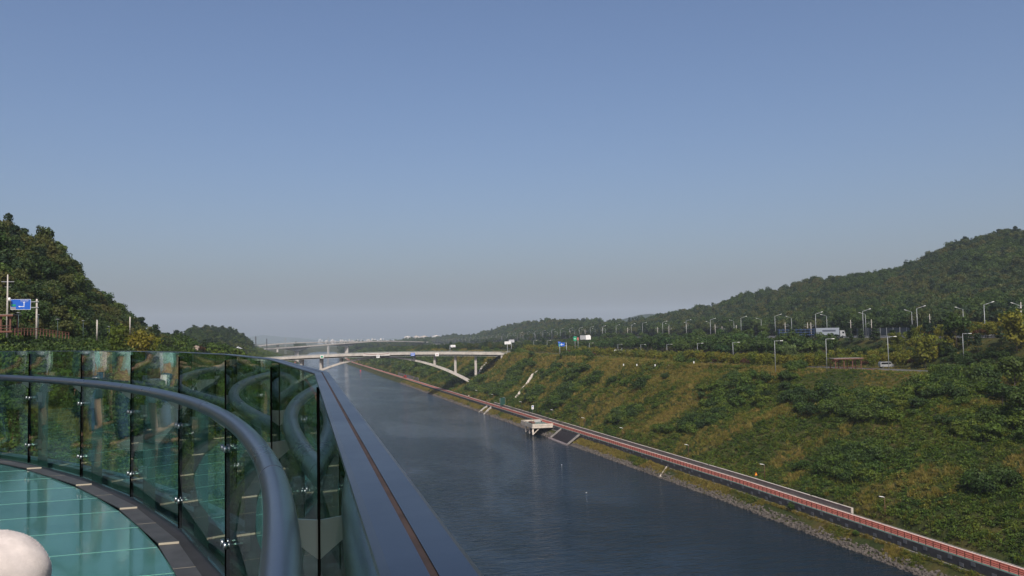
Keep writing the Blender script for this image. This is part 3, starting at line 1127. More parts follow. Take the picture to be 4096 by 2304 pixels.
def person(p, rz, label, shirt, lower, hair, scale=1.0, arms='rail', shorts=True, head_s=1.0, group=None):
    root = empty('person', p, rz, scale)
    tag(root, label, 'person', group)
    skin = mat('skin', (0.48, 0.29, 0.20), 0.55)
    V, E_, R_ = [], [], []

    def ad(v, r, par=None):
        V.append(v)
        R_.append(r)
        if par is not None:
            E_.append((par, len(V) - 1))
        return len(V) - 1
    hip = ad((0, 0, 0.95), (0.15, 0.11))
    ch = ad((0, 0.0, 1.18), (0.14, 0.10), hip)
    sh = ad((0, -0.01, 1.38), (0.15, 0.10), ch)
    nk_ = ad((0, 0.0, 1.49), 0.055, sh)
    h1 = ad((0, 0.025, 1.56), 0.075 * head_s, nk_)
    h2 = ad((0, 0.03, 1.63), 0.09 * head_s, h1)
    h3 = ad((0, 0.02, 1.71), 0.07 * head_s, h2)
    ad((0, 0.125 * head_s, 1.60), 0.016, h2)
    for s in (-1, 1):
        a = ad((s * 0.10, 0, 0.86), 0.085, hip)
        kn = ad((s * 0.11, 0.03, 0.49), 0.055, a)
        an = ad((s * 0.115, -0.02, 0.10), 0.038, kn)
        ad((s * 0.13, 0.14, 0.04), 0.035, an)
        so_ = ad((s * 0.185, -0.01, 1.40), 0.058, sh)
        if arms == 'rail':
            el, wr, hd = (s * 0.27, 0.06, 1.14), (s * 0.20, 0.27, 1.03), (s * 0.19, 0.34, 1.035)
            fdir = (0, 0.055, -0.03)
        else:
            el, wr, hd = (s * 0.25, -0.01, 1.13), (s * 0.26, 0.06, 0.90), (s * 0.26, 0.075, 0.83)
            fdir = (0, 0.015, -0.06)
        e1 = ad(el, 0.042, so_)
        w1 = ad(wr, 0.028, e1)
        hp = ad(hd, 0.034, w1)
        for kf in range(4):
            off = (kf - 1.5) * 0.019
            L_ = (0.85, 1.0, 0.95, 0.75)[kf]
            b1 = ad((hd[0] + off, hd[1] + fdir[1] * 0.8 * L_, hd[2] + fdir[2] * 0.8 * L_), 0.009, hp)
            ad((hd[0] + off, hd[1] + fdir[1] * 1.2 * L_, hd[2] + fdir[2] * 1.7 * L_ - 0.01), 0.008, b1)
        t1 = ad((hd[0] - s * 0.042, hd[1] + fdir[1] * 0.2, hd[2] + fdir[2] * 0.3), 0.010, hp)
        ad((hd[0] - s * 0.055, hd[1] + fdir[1] * 0.7, hd[2] + fdir[2] * 0.8), 0.009, t1)
    inst('body', skin_mesh('body', V, E_, R_), root).data.materials.append(skin)
    # shirt
    V, E_, R_ = [], [], []
    hip = ad((0, 0, 0.90), (0.185, 0.145))
    ch = ad((0, 0, 1.16), (0.175, 0.135), hip)
    sh = ad((0, -0.01, 1.38), (0.17, 0.125), ch)
    ad((0, 0, 1.455), 0.085, sh)
    for s in (-1, 1):
        so_ = ad((s * 0.19, -0.01, 1.40), 0.078, sh)
        e1 = (s * 0.25, 0.035, 1.22) if arms == 'rail' else (s * 0.24, -0.01, 1.21)
        ad(e1, 0.072, so_)
    o = inst('shirt', skin_mesh('shirt', V, E_, R_), root)
    o.data.materials.append(shirt)
    V, E_, R_ = [], [], []
    hip = ad((0, 0, 0.96), (0.165, 0.13))
    for s in (-1, 1):
        a = ad((s * 0.10, 0, 0.84), 0.11, hip)
        if shorts:
            ad((s * 0.115, 0.025, 0.52), 0.095, a)
        else:
            kn = ad((s * 0.115, 0.03, 0.49), 0.082, a)
            ad((s * 0.118, -0.01, 0.09), 0.062, kn)
    o = inst('trousers', skin_mesh('trousers', V, E_, R_), root)
    o.data.materials.append(lower)
    # hair: cap of the skull
    bm = bmesh.new()
    bmesh.ops.create_uvsphere(bm, u_segments=18, v_segments=12, radius=0.112 * head_s)
    for v in list(bm.verts):
        if v.co.z < -0.02 and v.co.y > -0.03 or v.co.z < -0.09:
            bm.verts.remove(v)
    for v in bm.verts:
        v.co.y *= 1.1
    me = bpy.data.meshes.new('hair')
    bm.to_mesh(me)
    bm.free()
    me.polygons.foreach_set('use_smooth', [True] * len(me.polygons))
    me.materials.append(hair)
    inst('hair', me, root, (0, 0.012, 1.655))
    # eyes, mouth
    for s in (-1, 1):
        bm = bmesh.new()
        bmesh.ops.create_uvsphere(bm, u_segments=8, v_segments=6, radius=0.011)
        me = bpy.data.meshes.new('eye')
        bm.to_mesh(me)
        bm.free()
        me.materials.append(black_rubber)
        inst('eye', me, root, (s * 0.034, 0.108 * head_s, 1.635))
    MB().box((0, 0.102 * head_s, 1.555), (0.045, 0.012, 0.008)).build('mouth', mat('lips', (0.30, 0.10, 0.08), 0.6), root)
    return root


def cloth(name, c, weave=0.15):
    return mat(name, c, 0.9, spec=0.1, noise=weave, scale=40, bump=0.2, bscale=60)


black_hair = mat('black_hair', (0.012, 0.010, 0.009), 0.6, noise=0.3, scale=40)
ppl = [((-7.05, 10.62), cloth('grey_check_cotton', (0.60, 0.62, 0.70), 0.3), cloth('white_shorts', (0.75, 0.76, 0.78)), 'grey checked shirt and white shorts', 'rail', True),
       ((-7.75, 11.02), cloth('pale_teal_cotton', (0.45, 0.70, 0.70)), cloth('blue_denim', (0.06, 0.11, 0.19), 0.3), 'pale teal shirt and blue jeans', 'rail', False),
       ((-8.55, 11.42), cloth('pale_pink_cotton', (0.80, 0.62, 0.60)), cloth('dark_shorts', (0.05, 0.06, 0.08)), 'pale pink shirt and dark shorts', 'down', True),
       ((-6.85, 9.95), cloth('pale_aqua_cotton', (0.60, 0.80, 0.78)), cloth('blue_denim', (0.06, 0.11, 0.19), 0.3), 'pale aqua shirt and jeans', 'down', False),
       ((-9.4, 11.7), cloth('pale_green_cotton', (0.66, 0.78, 0.62)), cloth('khaki_cloth', (0.25, 0.21, 0.15)), 'pale green shirt and khaki trousers', 'rail', False)]
for i, (pp, shirt, low, desc, arms, shorts) in enumerate(ppl):
    k = IK + 7 + i
    k = min(k, NV - 2)
    d = seg_dir(IK + 6 + i)
    out = np.array([d[1], -d[0]])
    wdir = _r0[:2] * out[0] + _h[:2] * out[1]
    rz = math.atan2(wdir[1], wdir[0]) - math.pi / 2
    person(L3(np.array(pp), 0.0), rz, 'person in ' + desc + ' standing at the balustrade, reflected in its glass', shirt, low, black_hair, random.uniform(0.96, 1.03), arms, shorts)
# small child in a soft white cap just below the visitor's left hand
child = person(L3(np.array([-1.08, 1.80]), 0.0), RAD(40), 'small child in a soft off-white cap at the lower left corner', cloth('pale_pink_cotton', (0.80, 0.62, 0.60)), cloth('blue_denim', (0.06, 0.11, 0.19), 0.3), black_hair, 0.545, 'down', True, head_s=1.35)


def soft_cap():
    bm = bmesh.new()
    bmesh.ops.create_icosphere(bm, subdivisions=5, radius=1.0)
    for v in list(bm.verts):
        if v.co.z < -0.55:
            bm.verts.remove(v)
    for v in bm.verts:
        c = v.co
        f = 1 + 0.03 * math.sin(3 * c.x + 2 * c.y + 1) * math.cos(2.5 * c.z) + 0.02 * math.sin(5 * c.y - 3 * c.z) + 0.015 * math.sin(9 * c.x + 7 * c.z)
        v.co = Vector((c.x * 0.182 * f, c.y * 0.182 * f, c.z * 0.178 * f))
    me = bpy.data.meshes.new('cap')
    bm.to_mesh(me)
    bm.free()
    me.polygons.foreach_set('use_smooth', [True] * len(me.polygons))
    me.materials.append(mat('brushed_white_fleece', (0.55, 0.49, 0.455), 0.95, spec=0.1, noise=0.22, scale=7, bump=0.25, bscale=120))  # noise mottling puts soft greyish shading into the fleece colour
    return me


cap_me = soft_cap()
inst('cap', cap_me, child, (0, 0.01, 1.645))
# fine nap of the fleece: short fibres standing off the cap
fm = MB()
for poly in list(cap_me.polygons):
    if random.random() < 0.9:
        c = poly.center
        n_ = poly.normal
        t_ = Vector((random.gauss(0, 1), random.gauss(0, 1), random.gauss(0, 1))).cross(n_).normalized() * 0.0009
        e_ = c + n_ * random.uniform(0.002, 0.0045) + t_ * random.uniform(-4, 4)
        fm.add([c - t_, c + t_, e_], [(0, 1, 2)])
inst('nap', fm.mesh('nap', MATS['brushed_white_fleece']), child, (0, 0.01, 1.645))
child_nap = child.children[-1]
child_nap['kind'] = 'stuff'


# ------------------------------------------------------------------ plants
LIB = bpy.data.collections.new('plant_library')     # never linked: only a source for the ground cover


def leaf_quads(mb, c, n, spread, size, rs, flat=0.5, outward=None):
    c = np.array(c, float)
    P = c + rs.normal(0, 1, (n, 3)) * np.array(spread)
    N = rs.normal(0, 1, (n, 3))
    N[:, 2] = np.abs(N[:, 2]) * (1 + flat) + 0.2
    if outward is not None:
        N += (P - np.array(outward)) * 1.2
    N /= np.linalg.norm(N, axis=1)[:, None]
    A = np.cross(N, rs.normal(0, 1, (n, 3)))
    A /= np.linalg.norm(A, axis=1)[:, None]
    B = np.cross(N, A)
    S = size * rs.uniform(0.6, 1.3, n)
    S2 = S * rs.uniform(0.5, 0.9, n)
    for i in range(n):
        a, b = A[i] * S[i] * 0.5, B[i] * S2[i] * 0.5
        mb.add([P[i] - a, P[i] - b + a * 0.2, P[i] + a, P[i] + b - a * 0.1], [(0, 1, 2, 3)])


def shell_clump(mb, c, r, n, size, rs, squash=0.8):
    """leaves on the outside of a rounded clump, facing outward: light tops, dark undersides"""
    V = rs.normal(0, 1, (n, 3))
    V[:, 2] += 0.35
    V /= np.linalg.norm(V, axis=1)[:, None]
    P = np.array(c) + V * np.array([r, r, r * squash]) * rs.uniform(0.72, 1.12, (n, 1))
    N = V + rs.normal(0, 0.38, (n, 3))
    N /= np.linalg.norm(N, axis=1)[:, None]
    A = np.cross(N, rs.normal(0, 1, (n, 3)))
    A /= np.linalg.norm(A, axis=1)[:, None]
    B = np.cross(N, A)
    S = size * rs.uniform(0.6, 1.3, n)
    S2 = S * rs.uniform(0.55, 0.95, n)
    for i in range(n):
        a, b = A[i] * S[i] * 0.5, B[i] * S2[i] * 0.5
        mb.add([P[i] - a, P[i] - b + a * 0.2, P[i] + a, P[i] + b - a * 0.1], [(0, 1, 2, 3)])


def crown_mesh(seed, rx, rz, zc, nclump, per, size, mat_, cs=0.30, shape='round'):
    rs = np.random.default_rng(seed)
    mb = MB()
    for i in range(nclump):
        v = rs.normal(0, 1, 3)
        v /= np.linalg.norm(v)
        if shape == 'round':
            if v[2] < -0.35:
                v[2] *= -0.6
            c = v * np.array([rx, rx, rz]) * rs.uniform(0.5, 0.86)
        elif shape == 'pine':
            t = rs.uniform(0, 1)
            r = rx * (1.05 - t) ** 0.7 * rs.uniform(0.4, 0.9)
            a = rs.uniform(0, 6.283)
            c = np.array([math.cos(a) * r, math.sin(a) * r, -rz + 2 * rz * t])
        elif shape == 'vase':
            t = rs.uniform(0, 1)
            r = rx * (0.35 + 0.75 * t) * rs.uniform(0.2, 0.9)
            a = rs.uniform(0, 6.283)
            c = np.array([math.cos(a) * r, math.sin(a) * r, -rz + 2 * rz * t * rs.uniform(0.8, 1.05)])
        r_ = cs * rx * rs.uniform(0.75, 1.35)
        shell_clump(mb, c + [0, 0, zc], r_, per, size, rs, 0.42 if shape == 'pine' else 0.8)
    return mb.mesh('crown', mat_)


def trunk_mesh(seed, h, r, crown_r, limbs=6):
    rs = np.random.default_rng(seed + 50)
    mb = MB()
    lean = rs.normal(0, 0.04, 2) * h
    top = np.array([lean[0], lean[1], h])
    mb.tube([(0, 0, -0.5), (lean[0] * 0.3, lean[1] * 0.3, h * 0.4), top], [r * 1.15, r * 0.8, r * 0.35], 7)
    for i in range(limbs):
        t = rs.uniform(0.35, 0.85)
        a = i * 2.4 + rs.uniform(-0.4, 0.4)
        b = np.array([lean[0] * t, lean[1] * t, h * t])
        e = b + np.array([math.cos(a) * crown_r * 0.7, math.sin(a) * crown_r * 0.7, h * rs.uniform(0.15, 0.35)])
        mb.tube([b, (b + e) / 2 + [0, 0, -0.05 * h], e], [r * 0.4, r * 0.25, r * 0.08], 5)
    return mb.mesh('trunk', bark)


G_DARK = leaf('dark_green_foliage', [(0.0165, 0.0365, 0.0073), (0.0331, 0.0622, 0.0101), (0.0551, 0.083, 0.0134)], 0.05)
G_MID = leaf('green_foliage', [(0.0216, 0.054, 0.0113), (0.041, 0.0842, 0.0146), (0.067, 0.095, 0.0162)], 0.05)
G_HILL = leaf('hill_wood_foliage', [(0.0162, 0.0368, 0.0121), (0.0324, 0.0574, 0.0132), (0.053, 0.0662, 0.0132), (0.0692, 0.0677, 0.0144)], 0.020)
G_LEFT = leaf('left_wood_foliage', [(0.0176, 0.0399, 0.0131), (0.0352, 0.0622, 0.0143), (0.0575, 0.0718, 0.0143), (0.0751, 0.0735, 0.0156)], 0.03)
G_PINE = leaf('pine_foliage', [(0.009, 0.0248, 0.0101), (0.018, 0.0382, 0.0135), (0.0292, 0.0495, 0.0152)], 0.06)
G_YOUNG = leaf('yellow_green_foliage', [(0.0674, 0.099, 0.0095), (0.1216, 0.1304, 0.0108), (0.1664, 0.1394, 0.0134)], 0.10)
G_RED = leaf('reddish_foliage', [(0.06, 0.0336, 0.0126), (0.102, 0.0408, 0.018)], 0.2)
G_PALE = leaf('pale_willow_foliage', [(0.084, 0.126, 0.036), (0.132, 0.162, 0.054)], 0.2)
G_WEED = leaf('weed_foliage', [(0.0355, 0.066, 0.0086), (0.0697, 0.1014, 0.0104), (0.1206, 0.1244, 0.0136), (0.1396, 0.1117, 0.0189)], 0.035)
G_GRASS = leaf('tall_grass_foliage', [(0.0927, 0.0927, 0.0162), (0.1581, 0.1332, 0.025), (0.1908, 0.1549, 0.0332), (0.1963, 0.1395, 0.0367)], 0.05)
G_VINE = leaf('vine_foliage', [(0.0311, 0.0658, 0.0075), (0.0585, 0.0967, 0.0091), (0.0958, 0.1187, 0.0123)], 0.06)

TREES = {}


def tree_kind(name, n, fn):
    TREES[name] = [fn(i) for i in range(n)]


tree_kind('broad', 5, lambda i: (crown_mesh(10 + i, 3.2, 2.7, 4.6, 26, 46, 0.60, G_MID, 0.36), trunk_mesh(i, 4.6, 0.16, 3.0)))
tree_kind('dark', 5, lambda i: (crown_mesh(30 + i, 3.3, 3.1, 4.8, 28, 46, 0.60, G_DARK, 0.36), trunk_mesh(i + 9, 4.8, 0.17, 3.0)))
tree_kind('hill', 6, lambda i: (crown_mesh(50 + i, 2.9, 2.6, 4.4, 24, 46, 0.58, G_HILL, 0.38), trunk_mesh(i + 19, 4.6, 0.15, 2.7)))
tree_kind('left', 6, lambda i: (crown_mesh(250 + i, 2.6, 2.4, 4.2, 24, 46, 0.50, G_LEFT, 0.36), trunk_mesh(i + 119, 4.4, 0.14, 2.5)))
tree_kind('pine', 5, lambda i: (crown_mesh(70 + i, 2.4, 3.0, 4.8, 34, 36, 0.50, G_PINE, 0.34, 'pine'), trunk_mesh(i + 29, 7.0, 0.15, 2.0)))
tree_kind('young', 5, lambda i: (crown_mesh(90 + i, 1.9, 1.7, 2.9, 30, 34, 0.38, G_YOUNG, 0.32, 'vase'), trunk_mesh(i + 39, 2.9, 0.06, 1.3)))
tree_kind('red', 2, lambda i: (crown_mesh(110 + i, 1.6, 1.4, 2.3, 22, 34, 0.36, G_RED, 0.36), trunk_mesh(i + 49, 2.5, 0.06, 1.3)))
tree_kind('willow', 2, lambda i: (crown_mesh(120 + i, 3.2, 2.9, 4.4, 40, 40, 0.42, G_PALE, 0.30, 'vase'), trunk_mesh(i + 59, 5.0, 0.2, 2.5)))
tree_kind('shrub', 5, lambda i: (crown_mesh(130 + i, 1.8, 1.2, 1.0, 20, 40, 0.36, G_VINE, 0.38), trunk_mesh(i + 69, 1.5, 0.05, 1.4)))
tree_kind('shrub_dark', 5, lambda i: (crown_mesh(140 + i, 1.9, 1.4, 1.2, 22, 40, 0.36, G_DARK, 0.38), trunk_mesh(i + 79, 1.7, 0.05, 1.4)))
CNT = [0]


def tree(p, kind, label, group=None, s=1.0, sz=None, name=None, cat='tree'):
    crown, trunk = TREES[kind][CNT[0] % len(TREES[kind])]
    CNT[0] += 1
    o = empty(name or {'pine': 'pine_tree', 'young': 'young_tree', 'red': 'reddish_tree', 'willow': 'willow_tree', 'hill': 'hill_tree', 'left': 'hill_tree', 'broad': 'leafy_tree', 'dark': 'dark_tree'}[kind], (p[0], p[1], p[2]), random.uniform(0, 6.28))
    o.scale = (s, s, (sz or s) * random.uniform(0.9, 1.1))
    tag(o, label, cat, group)
    inst('crown', crown, o)
    inst('trunk' if cat == 'tree' else 'stem', trunk, o)
    return o


def tuft(seed, mat_, w=0.75, h=0.8, n=46, blades=0, size=0.26):
    rs = np.random.default_rng(seed)
    mb = MB()
    if n:
        for c in range(6):
            a = rs.uniform(0, 6.28)
            r = w * rs.uniform(0, 0.8)
            leaf_quads(mb, (math.cos(a) * r, math.sin(a) * r, h * rs.uniform(0.2, 0.75)), n // 6, (w * 0.3, w * 0.3, h * 0.22), size, rs)
    for i in range(blades):
        a = rs.uniform(0, 6.28)
        r = w * rs.uniform(0, 0.9)
        p = np.array([math.cos(a) * r, math.sin(a) * r, -0.1])
        lean = rs.normal(0, 0.28, 2)
        L_ = h * rs.uniform(0.7, 1.35)
        t = p + np.array([lean[0] * L_, lean[1] * L_, L_])
        b = rs.uniform(0, 6.28)
        sd = np.array([math.cos(b), math.sin(b), 0]) * 0.05
        mb.add([p - sd, p + sd, (p + t) / 2 + sd * 0.9 + [0, 0, 0.06 * L_], t], [(0, 1, 2, 3)])
    return mb.mesh('tuft', mat_)


def lib(me):
    o = bpy.data.objects.new('library_plant_%03d' % len(LIB.objects), me)
    LIB.objects.link(o)
    return o


def scatter(name, meshes, pts, scl, rotz, idx, label, cat, tilt=0.15, parent=None, kind='stuff'):
    """one uncountable mass of plants: a point cloud instanced by geometry nodes"""
    col = bpy.data.collections.new(name + '_source')
    for i, me in enumerate(meshes):
        o = bpy.data.objects.new('%s_%02d' % (name, i), me)
        col.objects.link(o)
    me = bpy.data.meshes.new(name)
    me.from_pydata([tuple(p) for p in pts], [], [])
    n = len(pts)
    at_ = me.attributes.new('scl', 'FLOAT_VECTOR', 'POINT')
    at_.data.foreach_set('vector', np.asarray(scl, np.float32).reshape(-1))
    at_ = me.attributes.new('rot', 'FLOAT_VECTOR', 'POINT')
    R_ = np.zeros((n, 3), np.float32)
    R_[:, 0] = rng.normal(0, tilt, n)
    R_[:, 1] = rng.normal(0, tilt, n)
    R_[:, 2] = rotz
    at_.data.foreach_set('vector', R_.reshape(-1))
    at_ = me.attributes.new('idx', 'INT', 'POINT')
    at_.data.foreach_set('value', np.asarray(idx, np.int32))
    o = link(bpy.data.objects.new(name, me), parent)
    ng = bpy.data.node_groups.new(name + '_nodes', 'GeometryNodeTree')
    ng.interface.new_socket('Geometry', in_out='INPUT', socket_type='NodeSocketGeometry')
    ng.interface.new_socket('Geometry', in_out='OUTPUT', socket_type='NodeSocketGeometry')
    N = ng.nodes
    gi, go = N.new('NodeGroupInput'), N.new('NodeGroupOutput')
    ip = N.new('GeometryNodeInstanceOnPoints')
    ci = N.new('GeometryNodeCollectionInfo')
    ci.inputs['Collection'].default_value = col
    ci.inputs['Separate Children'].default_value = True
    ci.inputs['Reset Children'].default_value = True

    def attr(nm, typ):
        a = N.new('GeometryNodeInputNamedAttribute')
        a.data_type = typ
        a.inputs['Name'].default_value = nm
        return a.outputs['Attribute']
    e2r = N.new('FunctionNodeEulerToRotation')
    ng.links.new(attr('rot', 'FLOAT_VECTOR'), e2r.inputs[0])
    ng.links.new(gi.outputs[0], ip.inputs['Points'])
    ng.links.new(ci.outputs[0], ip.inputs['Instance'])
    ip.inputs['Pick Instance'].default_value = True
    ng.links.new(attr('idx', 'INT'), ip.inputs['Instance Index'])
    ng.links.new(e2r.outputs[0], ip.inputs['Rotation'])
    ng.links.new(attr('scl', 'FLOAT_VECTOR'), ip.inputs['Scale'])
    ng.links.new(ip.outputs[0], go.inputs[0])
    md = o.modifiers.new('scatter', 'NODES')
    md.node_group = ng
    tag(o, label, cat, kind=kind)
    return o


def vnoise(x, y, s, seed=0):
    """cheap smooth noise in 0..1"""
    a = seed * 12.9898
    v = (np.sin(x / s + 1.3 * np.sin(y / s * 0.7 + a)) + np.sin(y / s * 1.27 + 1.7 * np.sin(x / s * 0.6 + a * 1.7) + a)
         + 0.6 * np.sin((x + y) / s * 2.1 + a) + 0.6 * np.sin((x - 0.8 * y) / s * 2.7 - a))
    return np.clip(0.5 + v / 5.2, 0, 1)


def seen(x, y, margin=140):
    px, D = px_of(x, y)
    return (D > 5) & (px > -margin) & (px < 4096 + margin)


# --- ground cover on the right slope, the bank, the plateau and the left slope
weeds = [tuft(i, G_WEED, 0.8, 0.75, 54) for i in range(3)]
vines = [tuft(10 + i, G_VINE, 0.85, 0.7, 54, 0, 0.30) for i in range(3)]
grasses = [tuft(20 + i, G_GRASS, 0.6, 0.85, 0, 46) for i in range(3)]
grassg = [tuft(30 + i, G_WEED, 0.6, 0.95, 10, 40) for i in range(2)]
bushes = [TREES['shrub'][i][0] for i in range(2)] + [TREES['shrub_dark'][i][0] for i in range(2)]
COVER = weeds + vines + grasses + grassg + bushes          # 0-2 weeds, 3-5 vines, 6-8 grass, 9-10 tall green, 11-14 bushes


def cover_right(y0, y1, n, sc_, name, label):
    y = rng.uniform(y0, y1, n)
    q = 113.6 + (qedge(y) + 12 - 113.6) * rng.uniform(0, 1, n)
    x = q + shift(y)
    # keep the path edge, the lower wall and the bridge foot free
    keep = seen(x, y)
    x, y, q = x[keep], y[keep], q[keep]
    z = height(x, y)
    t = (q - 114) / (qedge(y) - 114)
    g = vnoise(x, y, 9.0, 1) * 0.6 + vnoise(x, y, 3.1, 2) * 0.4
    dry = g + 0.22 * sstep((t - 0.60) / 0.25) * sstep((y - 215) / 70) - 0.08 - 0.14 * sstep((280 - y) / 90)
    m = len(x)
    u = rng.uniform(0, 1, m)
    idx = np.where(dry > 0.60, rng.integers(6, 9, m), np.where(dry > 0.50, np.where(u < 0.5, rng.integers(6, 9, m), rng.integers(0, 3, m)), np.where(dry > 0.40, rng.integers(0, 3, m), rng.integers(3, 6, m))))
    idx = np.where(rng.uniform(0, 1, m) < 0.08, rng.integers(9, 11, m), idx)
    # thickets: denser towards the viewer's right end and the upper slope
    bn = vnoise(x, y, 13.0, 5) - 0.12 * sstep((t - 0.7) / 0.2) * sstep((y - 240) / 60) + 0.30 * sstep((225 - y) / 60) * sstep((t - 0.35) / 0.2) + 0.10 * sstep((y - 380) / 150)
    isb = (bn > 0.66) & (rng.uniform(0, 1, m) < 0.30) & (t > 0.12)
    idx = np.where(isb, np.where(rng.uniform(0, 1, m) < 0.68, rng.integers(11, 13, m), rng.integers(13, 15, m)), idx)
    pxs, _d = px_of(x, y)
    by_shelter = (pxs > 3200) & (pxs < 3720) & (t > 0.72)
    isb &= ~by_shelter
    idx = np.where(by_shelter & (idx > 10), 6, idx)
    s = sc_ * rng.uniform(0.65, 1.35, m) * np.where(by_shelter, 0.6, 1.0)
    s = np.where(isb, s * 0.95, s)
    scl = np.stack([s, s, s * rng.uniform(0.75, 1.2, m)], 1)
    return scatter(name, COVER, np.stack([x, y, z - 0.05], 1), scl, rng.uniform(0, 6.28, m), idx, label, 'scrub')


cover_right(85, 330, 26000, 1.0, 'slope_scrub', 'weeds, vines and dry grass covering the near right slope')
cover_right(330, 760, 15000, 1.45, 'slope_scrub', 'weeds and brown grass on the slope around the arch bridge')
cover_right(760, 1700, 9000, 2.6, 'slope_scrub', 'green scrub on the far right bank beyond the arch bridge')

# strip of grass above the rocks on the waterside
n = 12000
y = 75 + 725 * rng.uniform(0, 1, n) ** 1.3
q = 104.6 + rng.beta(2.2, 1.1, n) * 3.2
cut = ((y > 317) & (y < 373)) | (vnoise(q, y, 6.0, 9) < np.where(y < 200, 0.42, 0.15)) & (q < 107.3)
cut |= (y > 0) & (y < 40)
x = q + shift(y)
keep = seen(x, y) & ~cut
x, y, q = x[keep], y[keep], q[keep]
m = len(x)
s = np.where(y < 250, 0.62, 1.0) * rng.uniform(0.6, 1.2, m)
idx = np.where(vnoise(x, y, 7.0, 3) > 0.42, rng.integers(6, 9, m), rng.integers(0, 3, m))
scatter('bank_grass', COVER, np.stack([x, y, height(x, y) - 0.05], 1), np.stack([s, s, s], 1), rng.uniform(0, 6.28, m), idx, 'yellowing grass on the waterside bank under the path wall', 'grass')


def rock_mesh(seed):
    rs = np.random.default_rng(seed)
    bm = bmesh.new()
    bmesh.ops.create_icosphere(bm, subdivisions=2, radius=0.5)
    for v in bm.verts:
        d = np.array(v.co)
        f = 0.75 + 0.25 * math.sin(d[0] * 5 + seed) + 0.2 * math.sin(d[1] * 6 + seed * 2) + rs.normal(0, 0.06)
        v.co = Vector((d[0] * 1.2 * f, d[1] * f, d[2] * 0.8 * f))
    me = bpy.data.meshes.new('rock')
    bm.to_mesh(me)
    bm.free()
    me.materials.append(mat('riprap_stone', (0.035, 0.03, 0.026), 0.9, col2=(0.12, 0.103, 0.088), scale=0.9, bump=0.4, bscale=6, coords='World'))
    return me


n = 9000
y = 72 + 730 * rng.uniform(0, 1, n) ** 1.5
q = 103.6 + rng.beta(1.1, 2.4, n) * 2.8
x = q + shift(y)
keep = seen(x, y) & ~((y > 317.5) & (y < 341.5))
x, y, q = x[keep], y[keep], q[keep]
m = len(x)
s = rng.uniform(0.35, 1.0, m) * np.where(y < 260, 0.95, 1.3)
scatter('riprap_rocks', [rock_mesh(i) for i in range(5)], np.stack([x, y, height(x, y) + 0.05], 1), np.stack([s, s * rng.uniform(0.7, 1.2, m), s * rng.uniform(0.6, 1.0, m)], 1), rng.uniform(0, 6.28, m), rng.integers(0, 5, m), 'grey-brown broken rocks lining the water edge', 'rocks', 0.6)

# plateau verge
n = 9000
y = rng.uniform(190, 700, n)
q = qedge(y) + rng.uniform(0, 60, n) ** 1.0
x = q + shift(y)
rdx = np.interp(y, [p[1] for p in lower_line], [p[0] for p in lower_line])
ftx = np.interp(y, [335, 420, 520, 570], [153, 154, 160, 160])
keep = seen(x, y) & (np.abs(x - rdx) > 6.5) & ((np.abs(x - ftx) > 2.2) | (y < 330)) & (x < hx(y) - 8)
x, y = x[keep], y[keep]
m = len(x)
s = rng.uniform(0.5, 1.0, m)
scatter('verge_grass', COVER, np.stack([x, y, height(x, y) - 0.05], 1), np.stack([s, s, s * 0.6], 1), rng.uniform(0, 6.28, m), np.where(rng.uniform(0, 1, m) < 0.6, rng.integers(6, 9, m), rng.integers(0, 3, m)), 'dry grass on the plateau verge above the right slope', 'grass')

# left slope under and beyond the skywalk
n = 30000
D = 22 + 230 * rng.uniform(0, 1, n) ** 0.8
px = rng.uniform(-250, 1500, n)
u = (px - 2048) / FPX * D
x = u * _r0[0] + D * _h[0]
y = u * _r0[1] + D * _h[1]
q = x - shift(y)
rr_ = np.hypot(x + 17.6, y + 0.0)
keep = (q < 16)
x, y, D, q = x[keep], y[keep], D[keep], q[keep]
m = len(x)
g = vnoise(x, y, 8.0, 4)
idx = np.where(g > 0.66, rng.integers(6, 9, m), np.where(g > 0.5, rng.integers(0, 3, m), rng.integers(3, 6, m)))
isb = (vnoise(x, y, 11.0, 8) > 0.5) & (rng.uniform(0, 1, m) < 0.22)
idx = np.where(isb, rng.integers(11, 15, m), idx)
s = rng.uniform(0.6, 1.2, m) * np.where(D < 110, 0.85, 1.2)
scatter('left_scrub', COVER, np.stack([x, y, height(x, y) - 0.05], 1), np.stack([s, s, s * rng.uniform(0.8, 1.2, m)], 1), rng.uniform(0, 6.28, m), idx, 'leafy scrub and brush on the left slope behind the glass', 'scrub')
# farther left bank
n = 5000
y = rng.uniform(330, 1500, n)
q = rng.uniform(-70, 15, n)
x = q + shift(y)
keep = seen(x, y)
x, y = x[keep], y[keep]
m = len(x)
s = rng.uniform(1.2, 2.6, m)
scatter('left_scrub', COVER, np.stack([x, y, height(x, y) - 0.05], 1), np.stack([s, s, s], 1), rng.uniform(0, 6.28, m), rng.integers(0, 13, m), 'green and yellow scrub along the far left bank', 'scrub')

# --- woods on the hills (read as one mass)
WOOD = [TREES['hill'][i][0] for i in range(6)] + [TREES['dark'][i][0] for i in range(3)] + [TREES['pine'][i][0] for i in range(3)]


